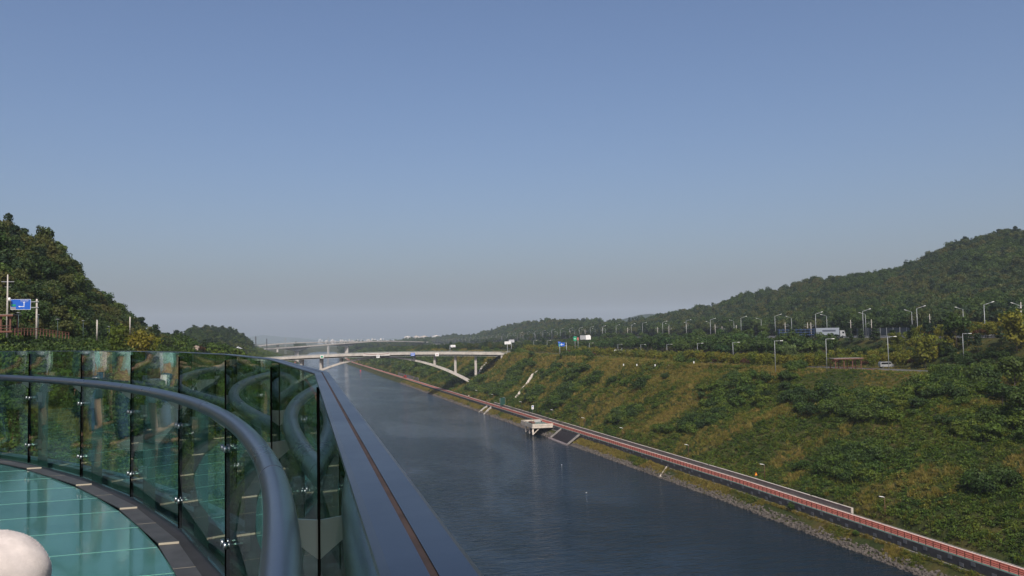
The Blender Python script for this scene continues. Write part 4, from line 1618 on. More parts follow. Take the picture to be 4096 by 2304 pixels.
def wood(name, n, px0, px1, d0f, d1f, label, s0, s1, cond=None, pines=0.15, src=None):
    px = rng.uniform(px0, px1, n)
    a, b = d0f(px), d1f(px)
    D = np.sqrt(a * a + (b * b - a * a) * rng.uniform(0, 1, n))
    u = (px - 2048) / FPX * D
    x = u * _r0[0] + D * _h[0]
    y = u * _r0[1] + D * _h[1]
    if cond is not None:
        k = cond(x, y)
        x, y, D = x[k], y[k], D[k]
    z = height(x, y)
    m = len(x)
    gz = vnoise(x, y, 40.0, 6)
    idx = np.where(rng.uniform(0, 1, m) < pines, rng.integers(9, 12, m), np.where(gz > 0.6, rng.integers(6, 9, m), rng.integers(0, 6, m)))
    s = rng.uniform(s0, s1, m)
    return scatter(name, src or WOOD, np.stack([x, y, z - 0.8], 1), np.stack([s, s, s * rng.uniform(0.85, 1.25, m)], 1), rng.uniform(0, 6.28, m), idx, label, 'wood', 0.08)


rid = lambda p: np.interp(p, RX, RD)
d0r = lambda p: np.interp(p, [1500, 1650, 1800, 2000, 2300, 2600, 3000, 3500, 4096, 6000], [3600, 2800, 2100, 1500, 1030, 780, 580, 445, 350, 250])
wood('hill_wood', 8500, 2300, 4250, d0r, lambda p: rid(p) * 1.04, 'wooded hill rising to the right behind the highway', 1.05, 1.75, lambda x, y: x > hx(y) + 60)
wood('hill_wood', 9000, 1560, 2480, d0r, lambda p: rid(p) * 1.04, 'low wooded ridge behind the long row of highway lamps', 1.2, 2.2, lambda x, y: x > hx(y) + 60)
lid0 = lambda p: np.interp(p, [-700, 0, 300, 500, 700, 800], [140, 165, 190, 225, 320, 390])
lid1 = lambda p: np.interp(p, LX, LD) * 1.03
wood('hill_wood', 1000, -500, 770, lid0, lid1, 'undergrowth and trees filling the wood on the left hill', 0.45, 1.05, lambda x, y: (x - shift(y)) < -20, 0.15, [TREES['left'][i][0] for i in range(6)] + [TREES['broad'][i][0] for i in range(3)] + [TREES['pine'][i][0] for i in range(3)])
wood('far_wood', 1500, 690, 1015, lambda p: 650 + 0 * p, lambda p: 1080 + 0 * p, 'dark wooded rise beyond the left bank', 0.9, 1.5, lambda x, y: ((x - shift(y)) < -36), 0.5)
wood('far_wood', 2600, 1180, 1720, lambda p: 1850 + 0 * p, lambda p: 2900 + 0 * p, 'hazy tree belt behind the far bridges', 1.4, 2.4, lambda x, y: ((x - shift(y)) > 112) | ((x - shift(y)) < 10), 0.2)
wood('far_wood', 4200, 1400, 2420, lambda p: np.interp(p, [1400, 2000, 2420], [900, 720, 640]), lambda p: 2000 + 0 * p, 'tree belt between the arch bridge and the highway', 0.7, 1.15, lambda x, y: ((x - shift(y)) > 150) & (x < hx(y) - 8) & (np.abs(x - np.interp(y, [p[1] for p in lower_line], [p[0] for p in lower_line])) > 8), 0.2)

# --- trees one can tell apart on the left hill
for i in range(150):
    px = random.uniform(-60, 745)
    t = random.uniform(0.05, 1.0) if i > 60 else random.uniform(0.85, 1.02)
    a, b_ = float(lid0(px)), float(lid1(px))
    D = a + (b_ - a) * t
    u = (px - 2048) / FPX * D
    x, y = u * _r0[0] + D * _h[0], u * _r0[1] + D * _h[1]
    kd = random.choice(['left', 'left', 'left', 'dark', 'broad'])
    lab = 'broad-leaved tree on the crest of the left hill' if i <= 60 else 'broad-leaved tree in the wood on the left hill slope'
    tree((x, y, hgt(x, y) - 0.5), kd, lab, 'trees on the crest of the left hill' if i <= 60 else 'trees in the wood on the left hill', random.uniform(0.55, 1.05))
p = at(178, 960, 243)
tree((p[0], p[1], hgt(p[0], p[1])), 'left', 'lone tall tree standing above the skyline of the left hill', None, 1.05, 1.5)

# --- belt of dark trees between the plateau road and the highway
belt = [('dark', 'dark leafy tree in the belt below the highway', 'dark trees in the belt below the highway'), ('pine', 'dark pine in the belt below the highway', 'pines in the belt below the highway'), ('broad', 'green leafy tree in the belt below the highway', 'green trees in the belt below the highway')]
for off in (12, 22, 34, 48):
    y = 190.0
    while y < 770:
        y += random.uniform(5.5, 9.5) * (1.0 if y < 420 else 1.25)
        x = float(hx(y)) - off + random.uniform(-4, 4)
        rx_ = float(np.interp(y, [p[1] for p in lower_line], [p[0] for p in lower_line]))
        if y > 262 and x < rx_ + 9 or y <= 300 and off > 14:
            continue
        px_, d_ = px_of(np.array([x]), np.array([y]))
        if px_[0] > 4180:
            continue
        kd, lab, gr = belt[1] if (y < 320 and off == 12) else (belt[0] if random.random() < 0.6 else belt[2])
        s = random.uniform(0.9, 1.15) * {12: 0.84, 22: 1.34, 34: 1.48, 48: 1.3}[off] * (1.0 if y < 520 else 0.85)
        tree((x, y, hgt(x, y) - 0.3), kd, lab, gr, s)
y = 170.0
while y < 305:       # dark bushes added to stand for the shade on the embankment
    y += random.uniform(1.6, 2.6)
    x = float(hx(y)) - 19 + random.uniform(-3, 3)
    tree((x, y, hgt(x, y) - 0.2), 'shrub_dark', 'dark bush added as shade on the embankment under the pines', 'added shade bushes under the pines', random.uniform(0.8, 1.2), None, 'shrub', 'shrub')
for i in range(46):      # tree line right behind the highway
    y = 180 + 560 * i / 46.0
    x = float(hx(y)) + 66 + random.uniform(-3, 10)
    tree((x, y, hgt(x, y) - 0.3), random.choice(['dark', 'broad', 'pine']), 'tree at the foot of the hill behind the highway', 'trees at the foot of the hill', random.uniform(0.9, 1.5))
p = hit(3150, 1385 + 20)
tree(at(3160, 1440, 330) * [1, 1, 0] + [0, 0, hgt(*at(3160, 1440, 330)[:2])], 'willow', 'pale green willow among the dark belt trees', None, 1.15)
q_ = at(3830, 1440, 285)
tree((q_[0], q_[1], hgt(q_[0], q_[1])), 'dark', 'big dark round tree beside the rightmost road lamp', None, 1.35)
q_ = at(3700, 1440, 280)
tree((q_[0], q_[1], hgt(q_[0], q_[1])), 'young', 'large yellow-green tree left of the big dark round tree', None, 2.3)
q_ = at(4070, 1450, 255)
tree((q_[0], q_[1], hgt(q_[0], q_[1])), 'young', 'large yellow-green tree at the right edge above the slope', None, 2.5)

# --- young trees along the plateau road
for row in range(3):
    px = 2080.0 + row * 9
    while px < 4120:
        px += random.uniform(14, 30) if px > 2400 else random.uniform(8, 16)
        D = float(np.interp(px, [2080, 2200, 2300, 2450, 2600, 2800, 3000, 3300, 3600, 4120], [680, 610, 545, 450, 400, 350, 318, 294, 290, 285])) + row * 13 + random.uniform(-3, 3)
        if abs(px - 3383) < 80 and row == 0 or abs(px - 3545) < 40 and row == 0:
            continue
        u = (px - 2048) / FPX * D
        x, y = u * _r0[0] + D * _h[0], u * _r0[1] + D * _h[1]
        red = random.random() < 0.12
        tree((x, y, hgt(x, y) - 0.1), 'red' if red else 'young', 'young tree with reddish leaves beside the plateau road' if red else 'young yellow-green tree beside the plateau road',
             'reddish young trees by the plateau road' if red else 'young trees by the plateau road', random.uniform(0.8, 1.2) * (0.75 if red else 1.0))

# --- shrubs that stand out on the right slope
SH = [(2130, 1475, 2.0, 1), (2230, 1490, 2.3, 1), (2290, 1480, 1.8, 1), (2340, 1500, 2.0, 1), (2170, 1500, 1.6, 0), (2060, 1480, 1.6, 0), (2360, 1445, 1.4, 1), (2130, 1430, 1.6, 1), (2035, 1550, 1.4, 1), (2005, 1580, 1.2, 1), (2030, 1525, 1.2, 1),
      (2380, 1540, 1.3, 1), (2450, 1535, 1.4, 1), (2560, 1560, 2.0, 1), (2590, 1530, 1.3, 0), (2660, 1520, 1.2, 1), (2500, 1550, 1.4, 0), (1960, 1455, 1.2, 1), (1930, 1440, 1.0, 0), (2110, 1570, 1.1, 0), (2180, 1560, 1.1, 0), (1750, 1480, 1.2, 1), (1720, 1490, 1.0, 0)]
for px, py, s, dk in SH:
    p = hit(px, py)
    tree(p, 'shrub_dark' if dk else 'shrub', 'dark leafy shrub standing out on the right slope' if dk else 'bright green shrub standing out on the right slope', 'dark shrubs on the right slope' if dk else 'bright shrubs on the right slope', s * 0.95, None, 'shrub', 'shrub')
for i in range(150):
    px = random.uniform(2800, 4130)
    py = random.uniform(1490, 1640 + (px - 2850) * 0.10) if px > 3000 else random.uniform(1540, 1640)
    if abs(px - 3440) < 230 and py < 1562:
        continue
    p = hit(px, py)
    dk = random.random() < 0.36
    tree(p, 'shrub_dark' if dk else 'shrub', 'dark shrub in the thicket on the upper right slope' if dk else 'green shrub in the thicket on the upper right slope', 'dark shrubs in the right thicket' if dk else 'green shrubs in the right thicket', random.uniform(0.85, 1.6), None, 'shrub', 'shrub')
for px, py, s in ((4060, 1590, 1.2), (4010, 1660, 1.0), (4090, 1690, 1.0)):
    p = hit(px, py)
    tree(p, 'dark', 'large dark tree overhanging the slope at the right edge', 'dark trees at the right edge', s)
p = hit(3172, 2035)
tree((p[0], p[1], 1.9), 'shrub_dark', 'round dark shrub growing against the path wall by the water', None, 0.75, None, 'shrub', 'shrub')
p = hit(3422, 2150)
tree((p[0], p[1], p[2]), 'shrub', 'small green shrub among the rocks below the path wall', None, 0.45, None, 'shrub', 'shrub')

# --- shrubs and small trees on the left, above the balustrade
for i in range(70):
    px = random.uniform(-60, 720)
    D = random.uniform(62, 150)
    u = (px - 2048) / FPX * D
    x, y = u * _r0[0] + D * _h[0], u * _r0[1] + D * _h[1]
    if x - float(shift(y)) > -24:
        continue
    dk = random.random() < 0.35
    tree((x, y, hgt(x, y) - 0.2), 'shrub_dark' if dk else 'shrub', 'dark shrub in the brush above the glass balustrade' if dk else 'bright leafy shrub in the brush above the glass balustrade', 'dark shrubs above the balustrade' if dk else 'bright shrubs above the balustrade', random.uniform(0.7, 1.3), None, 'shrub', 'shrub')
for px, py, D, s in ((560, 1345, 190, 1.5), (470, 1350, 170, 1.4), (600, 1360, 200, 1.3), (520, 1330, 200, 1.2)):
    p = at(px, py, D)
    tree((p[0], p[1], hgt(p[0], p[1])), 'young', 'yellow-green young tree below the end of the left hill', 'yellow-green trees below the left hill', s)
p = at(818, 1390, 300)
tree((p[0], p[1], p[2] - 3.5), 'pine', 'small dark pine beside the pale boulder on the left', None, 0.8)


# ------------------------------------------------------------------ arch bridge
def bridge_pt(t, z, off=0.0):
    """t metres along the bridge from its mid line in view, off metres towards the viewer"""
    D = 612.0 - off
    p = _r0 * t + _h * D
    return np.array([p[0], p[1], z])


br = empty('arch_bridge', bridge_pt(-90, 0))
tag(br, 'pale concrete deck arch bridge crossing the canal', 'bridge')
ZD = 32.7
T0, T1 = -205.0, -9.0
W2 = 6.0


def zc(t):
    return ZD - 1.05 - 0.00026 * (t + 84.0) ** 2


def brun(t0, t1, z0, z1, o0, o1, n=40):
    """a run of the deck following its gentle camber; heights relative to the roadway, offsets towards the viewer"""
    vs, fs = [], []
    for k in range(n + 1):
        t = t0 + (t1 - t0) * k / n
        for o_, z_ in ((o0, z0), (o0, z1), (o1, z1), (o1, z0)):
            vs.append(bridge_pt(t, zc(t) + z_, o_))
    for k in range(n):
        for m_ in range(4):
            fs.append((k * 4 + m_, (k + 1) * 4 + m_, (k + 1) * 4 + (m_ + 1) % 4, k * 4 + (m_ + 1) % 4))
    fs += [(0, 1, 2, 3), (n * 4 + 3, n * 4 + 2, n * 4 + 1, n * 4)]
    return MB().add(vs, fs)


brun(T0, T1, -1.2, -0.3, -W2, W2).build('deck', concrete, br, world=True)
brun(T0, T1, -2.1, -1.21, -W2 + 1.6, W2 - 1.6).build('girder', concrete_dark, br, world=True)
for sgn in (1, -1):
    # fascia and parapet in cast lengths, with open joints between
    tt = T0
    while tt < T1 + 6:
        brun(tt + 0.04, min(tt + 12.0, T1 + 6) - 0.04, -1.25, 0.35, sgn * (W2 + 0.02), sgn * (W2 + 0.32), 3).build('parapet', concrete, br, world=True)
        tt += 12.0
    pr = MB()
    for zz in (0.55, 0.80, 1.02):
        v0 = brun(T0, T1 + 6, zz, zz + 0.07, sgn * (W2 + 0.13), sgn * (W2 + 0.2))
        pr.add(v0.v, v0.f)
    for j in range(99):
        tt = T0 + 2 * j
        pr.bar(bridge_pt(tt, zc(tt) + 0.36, sgn * (W2 + 0.17)), bridge_pt(tt, zc(tt) + 1.05, sgn * (W2 + 0.17)), 0.08, 0.08, up=_r0)
    pr.build('railing', steel_grey, br, world=True)
brun(T0, T1 - 2, -2.4, -2.2, W2 - 0.5, W2 - 0.3).build('service_pipe', steel_grey, br, world=True)

A0, A1, ZF, ZC = -162.0, -27.0, 9.0, ZD - 3.2       # arch rib springings and crown


def arch_z(t):
    m_ = (A0 + A1) / 2
    k_ = (t - m_) / ((A1 - A0) / 2)
    return ZC - (ZC - ZF) * k_ * k_


ts = np.linspace(A0 - 4, A1 + 4, 48)
vs, fs = [], []
for t in ts:
    k_ = abs((t - (A0 + A1) / 2) / ((A1 - A0) / 2))
    th = 1.2 + 1.1 * k_ ** 2
    for off, dz in ((3.2, 0), (3.2, -th), (-3.2, -th), (-3.2, 0)):
        vs.append(bridge_pt(t, arch_z(t) + dz * 1.0, off))
for i in range(len(ts) - 1):
    for k_ in range(4):
        fs.append((i * 4 + k_, (i + 1) * 4 + k_, (i + 1) * 4 + (k_ + 1) % 4, i * 4 + (k_ + 1) % 4))
fs += [(0, 1, 2, 3), ((len(ts) - 1) * 4 + 3, (len(ts) - 1) * 4 + 2, (len(ts) - 1) * 4 + 1, (len(ts) - 1) * 4)]
MB().add(vs, fs).build('arch_rib', concrete, br, world=True)
for px in (1205, 1283, 1362, 1654, 1735, 1817, 1898):
    t = (px - 2048) / FPX * 612
    zb = arch_z(t) - 0.4 if A0 < t < A1 else 0
    if px == 1898:
        zb = hgt(*bridge_pt(t, 0)[:2]) - 3
    if px == 1205:
        zb = arch_z(t) - 0.4
    c = bridge_pt(t, 0)
    ztop = zc(t) - 2.11
    c[2] = (zb + ztop) / 2
    MB().box(c, (1.6, 5.6, ztop - zb), rz=-HEAD).build('pier', concrete, br, world=True)
# abutment with wing wall
zr_ = zc(T1)
MB().slab([bridge_pt(T1 + 0.1, zr_ - 0.3, W2), bridge_pt(T1 + 9, zr_ - 0.3, W2), bridge_pt(T1 + 2.5, zr_ - 5.5, W2), bridge_pt(T1 + 0.1, zr_ - 5.5, W2)], _h * 11.4).build('abutment', concrete, br, world=True)
zr_ = zc(T0)
MB().slab([bridge_pt(T0 - 12, zr_ - 0.3, W2), bridge_pt(T0 - 0.1, zr_ - 0.3, W2), bridge_pt(T0 - 0.1, zr_ - 12, W2), bridge_pt(T0 - 12, zr_ - 12, W2)], _h * 12).build('abutment', concrete, br, world=True)
# emblem panel at mid span: pale board with a sagging curved band
tm0, tm1 = (1449 - 2048) / FPX * 606, (1556 - 2048) / FPX * 606
pn = MB().slab([bridge_pt(tm0, ZD - 0.75, W2 + 0.45), bridge_pt(tm1, ZD - 0.75, W2 + 0.45), bridge_pt(tm1, ZD - 2.7, W2 + 0.45), bridge_pt(tm0, ZD - 2.7, W2 + 0.45)], _h * 0.2).build('emblem_panel', mat('pale_board', (0.50, 0.47, 0.43), 0.7, noise=0.1, scale=0.5), br, world=True)
cv = MB()
for j in range(24):
    t_a, t_b = j / 24, (j + 1) / 24
    f = lambda t: bridge_pt(tm0 + 0.4 + (tm1 - tm0 - 0.8) * t, ZD - 0.95 - 3.0 * t * (1 - t), W2 + 0.50)
    cv.bar(f(t_a), f(t_b), 0.06, 0.28)
cv.build('curved_band', mat('emblem_red', (0.20, 0.06, 0.05), 0.7), pn, world=True)


def bridge_sign(px, py, wpx, hpx, face, label, glyph):
    p = at(px, py, 604.8)
    o = empty('navigation_sign', p, -HEAD)
    tag(o, label, 'sign')
    W_, H_ = wpx / FPX * 604.8, hpx / FPX * 604.8
    MB().box((0, 0.1, 0), (W_, 0.12, H_)).build('board', face, o)
    MB().bar((0, 0.3, -H_ * 0.2), (0, 0.3, H_ * 0.6), 0.2, 0.12, up=(1, 0, 0)).build('bracket', steel_grey, o)
    glyph(o, W_, H_)


def g_green(o, W_, H_):
    MB().box((0, 0.02, 0), (W_ * 0.62, 0.03, H_ * 0.62)).build('green_square', green_sign, o)


def g_two(o, W_, H_):
    for s in (-1, 1):
        MB().box((s * W_ * 0.17, 0.02, 0), (W_ * 0.12, 0.03, H_ * 0.62)).build('black_bar', black_rubber, o)


def g_blue(o, W_, H_):
    for j in (-1, 0, 1):
        m_ = MB().box((j * W_ * 0.28, 0.02, H_ * 0.22), (W_ * 0.15, 0.03, H_ * 0.2))
        m_.box((j * W_ * 0.28, 0.02, -H_ * 0.06), (W_ * 0.2, 0.03, H_ * 0.10))
        m_.build('white_mark', white_paint, o)
    MB().box((0, 0.02, -H_ * 0.35), (W_ * 0.8, 0.03, H_ * 0.09)).build('white_mark', white_paint, o)


def g_tri(o, W_, H_):
    MB().slab([(-W_ * 0.22, 0.035, -H_ * 0.2), (W_ * 0.22, 0.035, -H_ * 0.2), (0, 0.035, H_ * 0.28)], (0, -0.03, 0)).build('red_triangle', red_paint, o)


bridge_sign(1287.5, 1427, 13, 13, white_paint, 'white square sign with green centre on the arch bridge', g_green)
bridge_sign(1512, 1425, 12.5, 13, white_paint, 'white square sign with two black bars under the bridge emblem panel', g_two)
bridge_sign(1651, 1417.5, 17, 12.5, blue_sign, 'blue sign with white marks on the arch bridge', g_blue)
bridge_sign(1748, 1418, 14, 13, white_paint, 'white square sign with red triangle on the arch bridge', g_tri)

# ------------------------------------------------------------------ far bridges
def far_bridge(label, pts, piers, haunch, wd, boxes, th=2.2):
    P = [at(*p) for p in pts]
    o = empty('far_bridge', P[len(P) // 2] * [1, 1, 0])
    tag(o, label, 'bridge')
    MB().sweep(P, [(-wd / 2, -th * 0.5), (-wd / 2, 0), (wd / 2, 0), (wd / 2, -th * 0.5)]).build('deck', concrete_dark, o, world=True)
    for s in (-1, 1):
        MB().sweep(P, [(s * wd / 2 + s * 0.01, -0.6), (s * wd / 2 + s * 0.01, 1.1), (s * wd / 2 + s * 0.4, 1.1), (s * wd / 2 + s * 0.4, -0.6)]).build('parapet', concrete, o, world=True)
    xs = [p[0] for p in pts]
    for (px, hd, span) in haunch:
        vs, fs = [], []
        n_ = 13
        for j in range(n_):
            x_ = px - span + 2 * span * j / (n_ - 1)
            c = np.array([np.interp(x_, xs, [p[k_] for p in P]) for k_ in range(3)])
            dd = hd * (1 - abs(j / (n_ - 1) * 2 - 1)) ** 1.4 + 0.15
            dv = c / np.linalg.norm(c[:2]) * [1, 1, 0]
            for s in (-1, 1):
                q = c + dv * s * wd * 0.36
                vs += [(q[0], q[1], c[2] - th * 0.5), (q[0], q[1], c[2] - th * 0.5 - dd)]
        for j in range(n_ - 1):
            b_ = j * 4
            fs += [(b_, b_ + 4, b_ + 5, b_ + 1), (b_ + 2, b_ + 3, b_ + 7, b_ + 6), (b_ + 1, b_ + 5, b_ + 7, b_ + 3)]
        MB().add(vs, fs).build('haunched_girder', concrete, o, world=True)
    for px, hd in piers:
        c = np.array([np.interp(px, xs, [p[k_] for p in P]) for k_ in range(3)])
        top = c[2] - th * 0.5 - hd
        MB().box((c[0], c[1], (top - 2) / 2), (7.0 if hd else 3.5, 5.0, top + 2), rz=-HEAD).build('pier', concrete, o, world=True)
    for px in boxes:
        c = np.array([np.interp(px, xs, [p[k_] for p in P]) for k_ in range(3)])
        dv = c / np.linalg.norm(c[:2]) * [1, 1, 0]
        c = c - dv * (wd * 0.5 + 0.9)
        MB().box((c[0], c[1], c[2] - 0.2), (2.4, 0.6, 2.4), rz=-HEAD).build('sign_box', white_paint, o, world=True)


far_bridge('pale far bridge with haunched girders crossing the canal, the nearer of two', [(1040, 1400, 1440), (1075, 1396, 1480), (1185, 1389, 1550), (1300, 1380, 1610), (1390, 1373, 1660), (1470, 1367, 1710), (1545, 1365, 1760), (1600, 1366, 1800), (1700, 1369, 1900)],
           [(1187, 6.5), (1386, 6.5)], [(1187, 6.5, 70), (1386, 6.5, 66)], 16, (1206, 1270, 1331))
far_bridge('thin pale far bridge partly hidden behind the nearer one', [(1040, 1384, 1900), (1090, 1378, 1930), (1180, 1372, 1980), (1260, 1369.5, 2030), (1380, 1367, 2100), (1480, 1367.5, 2170), (1560, 1372, 2230)],
           [(1311, 0), (1110, 0), (1460, 0)], [], 14, (1176, 1228, 1277))


# ------------------------------------------------------------------ lamps
def lamp_proto(kind):
    o = empty('street_lamp', (0, 0, 0))
    if kind == 'high':
        MB().tube([(0, 0, -1.5), (0, 0, 11.2)], [0.14, 0.09], 8).build('pole', steel_grey, o)
        MB().tube([(0, 0, 11.1), (3.0, 0, 12.0)], [0.10, 0.08], 6).build('arm', steel_grey, o)
        MB().bar((2.8, 0, 11.97), (3.7, 0, 12.2), 0.30, 0.16).build('lamp_head', white_paint, o)
    else:
        MB().tube([(0, 0, -0.8), (0, 0, 8.0)], [0.10, 0.07], 8).build('pole', steel_grey, o)
        MB().tube([(-0.05, 0, 7.92), (1.7, 0, 7.97)], [0.07, 0.06], 6).build('arm', steel_grey, o)
        MB().box((2.05, 0, 7.98), (0.85, 0.28, 0.13)).build('lamp_head', white_paint, o)
    return o


proto = lamp_proto('high')
first = [True]


def put(proto_, p, rz, s, label, group, cat='street lamp', sz=None):
    o = proto_ if not proto_.get('category') else copy_tree(proto_)
    o.location = [float(v) for v in p]
    o.rotation_euler = (0, 0, rz)
    o.scale = (s, s, sz or s)
    return tag(o, label, cat, group)


ORD = ['first', 'second', 'third', 'fourth', 'fifth', 'sixth', 'seventh', 'eighth', 'ninth', 'tenth', 'eleventh', 'twelfth', 'thirteenth', 'fourteenth']
near = [(4180, 1192), (3935, 1209), (3666, 1225), (3450, 1237), (3261, 1249), (3099, 1258), (2963, 1266), (2841, 1274), (2744, 1279), (2650, 1285), (2569, 1290)]
far_ = [(4080, 1212), (3851, 1229), (3646, 1240), (3461, 1251), (3306, 1258), (3165, 1266), (3044, 1273), (2935, 1280), (2840, 1286), (2752, 1290), (2676, 1294), (2600, 1298), (2539, 1302)]
for side, lst, rz in (('near', near, -0.13), ('far', far_, math.pi - 0.1)):
    n_ = 0
    for px, ty in lst:
        D = 8.0 * FPX / (hor_y(px) - ty)
        p = at(px, ty, D)
        put(proto, (p[0], p[1], p[2] - 12.0), rz, 1.0, 'tall grey lamp on the %s side of the highway, %s from the right' % (side, ORD[n_]), 'lamps along the %s side of the highway' % side)
        n_ += 1
        last = p
    y = last[1]
    while y < 2300:
        y += 46
        x = float(hx(y)) + (1.5 if side == 'near' else 54.5)
        put(proto, (x, y, float(zh(y))), rz, 1.0, 'tall grey lamp in the distant part of the %s highway row' % side, 'lamps along the %s side of the highway' % side)
proto2 = lamp_proto('road')
for j, (px, ty, D) in enumerate(((3850, 1334, 272), (3550, 1346, 276), (3303, 1355, 284), (3098, 1363, 292), (2931, 1369, 345), (2789, 1373, 395), (2667, 1377, 440), (2563, 1378, 480), (2471, 1377, 520), (2357, 1372, 560), (2188, 1362, 640), (2135, 1361, 680))):
    p = at(px, ty, D)
    zb = hgt(p[0], p[1])
    put(proto2, (p[0], p[1], zb), -HEAD, 1.15, 'grey lamp with level arm beside the plateau road, ' + ORD[j] + ' from the right', 'lamps along the plateau road', sz=max(0.7, (p[2] - zb) / 8.0))


def path_lamp():
    o = empty('path_lamp', (0, 0, 0))
    MB().tube([(0, 0, -0.6), (0, 0, 4.3)], [0.055, 0.045], 8).build('pole', mat('red_brown_pole', (0.10, 0.035, 0.025), 0.6), o)
    MB().tube([(0, 0, 4.25), (-0.1, 0, 4.45), (-0.4, 0, 4.55)], [0.05, 0.05, 0.045], 6).build('arm', white_paint, o)
    MB().bar((-0.35, 0, 4.55), (-1.15, 0, 4.68), 0.24, 0.12).build('lamp_head', white_paint, o)
    return o


proto3 = path_lamp()
yl = [float(ground(px, py, 9.0)[1]) for px, py in ((3512, 1990), (3026, 1860), (2740, 1780), (2482, 1712), (2334, 1672), (2209, 1640), (2095, 1607), (1976, 1578), (1925, 1561))]
for j, y in enumerate(yl):
    put(proto3, (113.9 + float(shift(y)), y, 4.3), 0, 1.05, 'small lamp on a thin brown pole uphill of the cycle path, ' + ORD[j] + ' from the right', 'lamps along the cycle path', 'path lamp')

# ------------------------------------------------------------------ railway masts and power poles
mast = empty('railway_mast', (0, 0, 0))
MB().tube([(0, 0, -1), (0, 0, 9.0)], [0.2, 0.14], 8).build('pole', concrete, mast)
MB().bar((-1.5, 0, 7.6), (2.2, 0, 7.6), 0.12, 0.12).build('cross_arm', steel_grey, mast)
MB().bar((0, 0, 6.2), (2.6, 0, 7.0), 0.1, 0.1).build('cross_arm', steel_grey, mast)
for px, ty, D in ((2745, 1298, 640), (2860, 1297, 620), (2888, 1305, 610), (2945, 1300, 600), (3140, 1290, 540), (3230, 1290, 510), (3243, 1290, 500), (3402, 1280, 480), (3485, 1278, 465), (3698, 1268, 430), (3718, 1256, 420), (3792, 1265, 415), (4083, 1208, 340), (2675, 1305, 680), (2630, 1308, 720), (2510, 1310, 800), (2410, 1312, 860), (2340, 1318, 920), (2280, 1322, 980)):
    p = at(px, ty, D)
    put(mast, (p[0], p[1], p[2] - 9), random.uniform(-0.3, 0.3) + (0 if random.random() < 0.5 else math.pi), 1.0, 'pale railway mast with cross arms between highway and hill', 'masts behind the highway', 'mast')

up_ = empty('utility_pole', at(28, 1325, 165))
tag(up_, 'tall concrete utility pole with one cross arm on the left', 'utility pole')
zt = at(31, 1098, 165)[2] - up_.location.z
MB().tube([(0, 0, -2), (0, 0, zt)], [0.22, 0.10], 10).build('pole', concrete, up_)
MB().bar((-1.1, 0, zt - 1.4), (1.15, 0, zt - 1.4), 0.1, 0.12).build('cross_arm', steel_grey, up_)
MB().bar((-0.5, 0, zt - 2.4), (0.6, 0, zt - 2.4), 0.06, 0.06).build('cross_arm', steel_grey, up_)
MB().tube([(0.35, 0, zt - 5.2), (0.35, 0, zt - 4.5)], 0.2, 10).build('transformer', white_paint, up_)
for px, ty, by, D in ((388, 1280, 1325, 185), (520, 1268, 1305, 215)):
    p = at(px, by, D)
    o = empty('short_pole', p)
    tag(o, 'short pale post below the left hill, the ' + ('nearer' if px == 388 else 'farther') + ' of two', 'post')
    MB().tube([(0, 0, -2), (0, 0, at(px, ty, D)[2] - p[2])], 0.16, 8).build('shaft', concrete, o)
    MB().tube([(0, 0, at(px, ty, D)[2] - p[2]), (0, 0, at(px, ty, D)[2] - p[2] + 0.08)], 0.19, 8).build('collar', steel_grey, o)

# garden lamps on the left
glp = empty('garden_lamp', (0, 0, 0))
MB().tube([(0, 0, -1), (0, 0, 3.4)], 0.05, 8).build('pole', teal_steel, glp)
MB().tube([(0, 0, 3.35), (0, 0, 3.5), (0, 0, 3.56)], [0.08, 0.34, 0.30], 12).build('lamp_head', steel_grey, glp)
for j, (px, ty, D) in enumerate(((74, 1251, 150), (153, 1259, 160), (231, 1277, 170), (333, 1283, 180), (437, 1307, 190), (545, 1329, 205))):
    p = at(px, ty, D)
    put(glp, (p[0], p[1], p[2] - 3.5), 0, 1.0, 'slim garden lamp with flat round head below the left hill, ' + ORD[j] + ' from the left', 'garden lamps below the left hill', 'garden lamp')


# ------------------------------------------------------------------ signs
def text(body, parent, p, size, m_, rot=(math.pi / 2, 0, 0), align='CENTER'):
    c = bpy.data.curves.new('lettering', 'FONT')
    c.body = body
    c.size = size
    c.align_x = align
    c.align_y = 'CENTER'
    c.extrude = 0.01
    o = bpy.data.objects.new('lettering', c)
    link(o, parent)
    o.location = p
    o.rotation_euler = rot
    c.materials.append(m_)
    bpy.context.view_layer.update()
    me = bpy.data.meshes.new_from_object(o.evaluated_get(bpy.context.evaluated_depsgraph_get()))
    bpy.data.objects.remove(o)
    return inst('lettering', me, parent, p, rot)


D_ = 168
sg = empty('direction_sign', at(146, 1318, D_), -HEAD)
tag(sg, 'blue direction sign with white arrows on a grey post at left', 'road sign')
sg.rotation_euler = (0, 0, -HEAD + RAD(24))
k_ = D_ / FPX
zt = (1318 - 1196) * k_
MB().tube([(0, 0, -3), (0, 0, zt)], 0.17, 10).build('post', concrete, sg)
for yy in (1207, 1230):
    MB().bar((-105 * k_ + 1.0, -0.2, (1318 - yy) * k_), (0.35, -0.2, (1318 - yy) * k_), 0.14, 0.16).build('arm', steel_grey, sg)
cx, cz = -(146 - 91) * k_, (1318 - 1218) * k_
bw, bh = 70 * k_, 42 * k_
bd = MB().box((cx, -0.36, cz), (bw, 0.1, bh)).build('board', blue_sign, sg)
fr_ = MB()
for s in (-1, 1):
    fr_.box((cx + s * (bw / 2 - 0.03), -0.415, cz), (0.05, 0.02, bh - 0.02))
    fr_.box((cx, -0.415, cz + s * (bh / 2 - 0.03)), (bw - 0.12, 0.02, 0.05))
fr_.build('border', white_paint, bd)
ax, az = cx + bw * 0.16, cz - bh * 0.20
ar = MB().box((ax, -0.42, az + bh * 0.16), (0.11, 0.02, bh * 0.42))
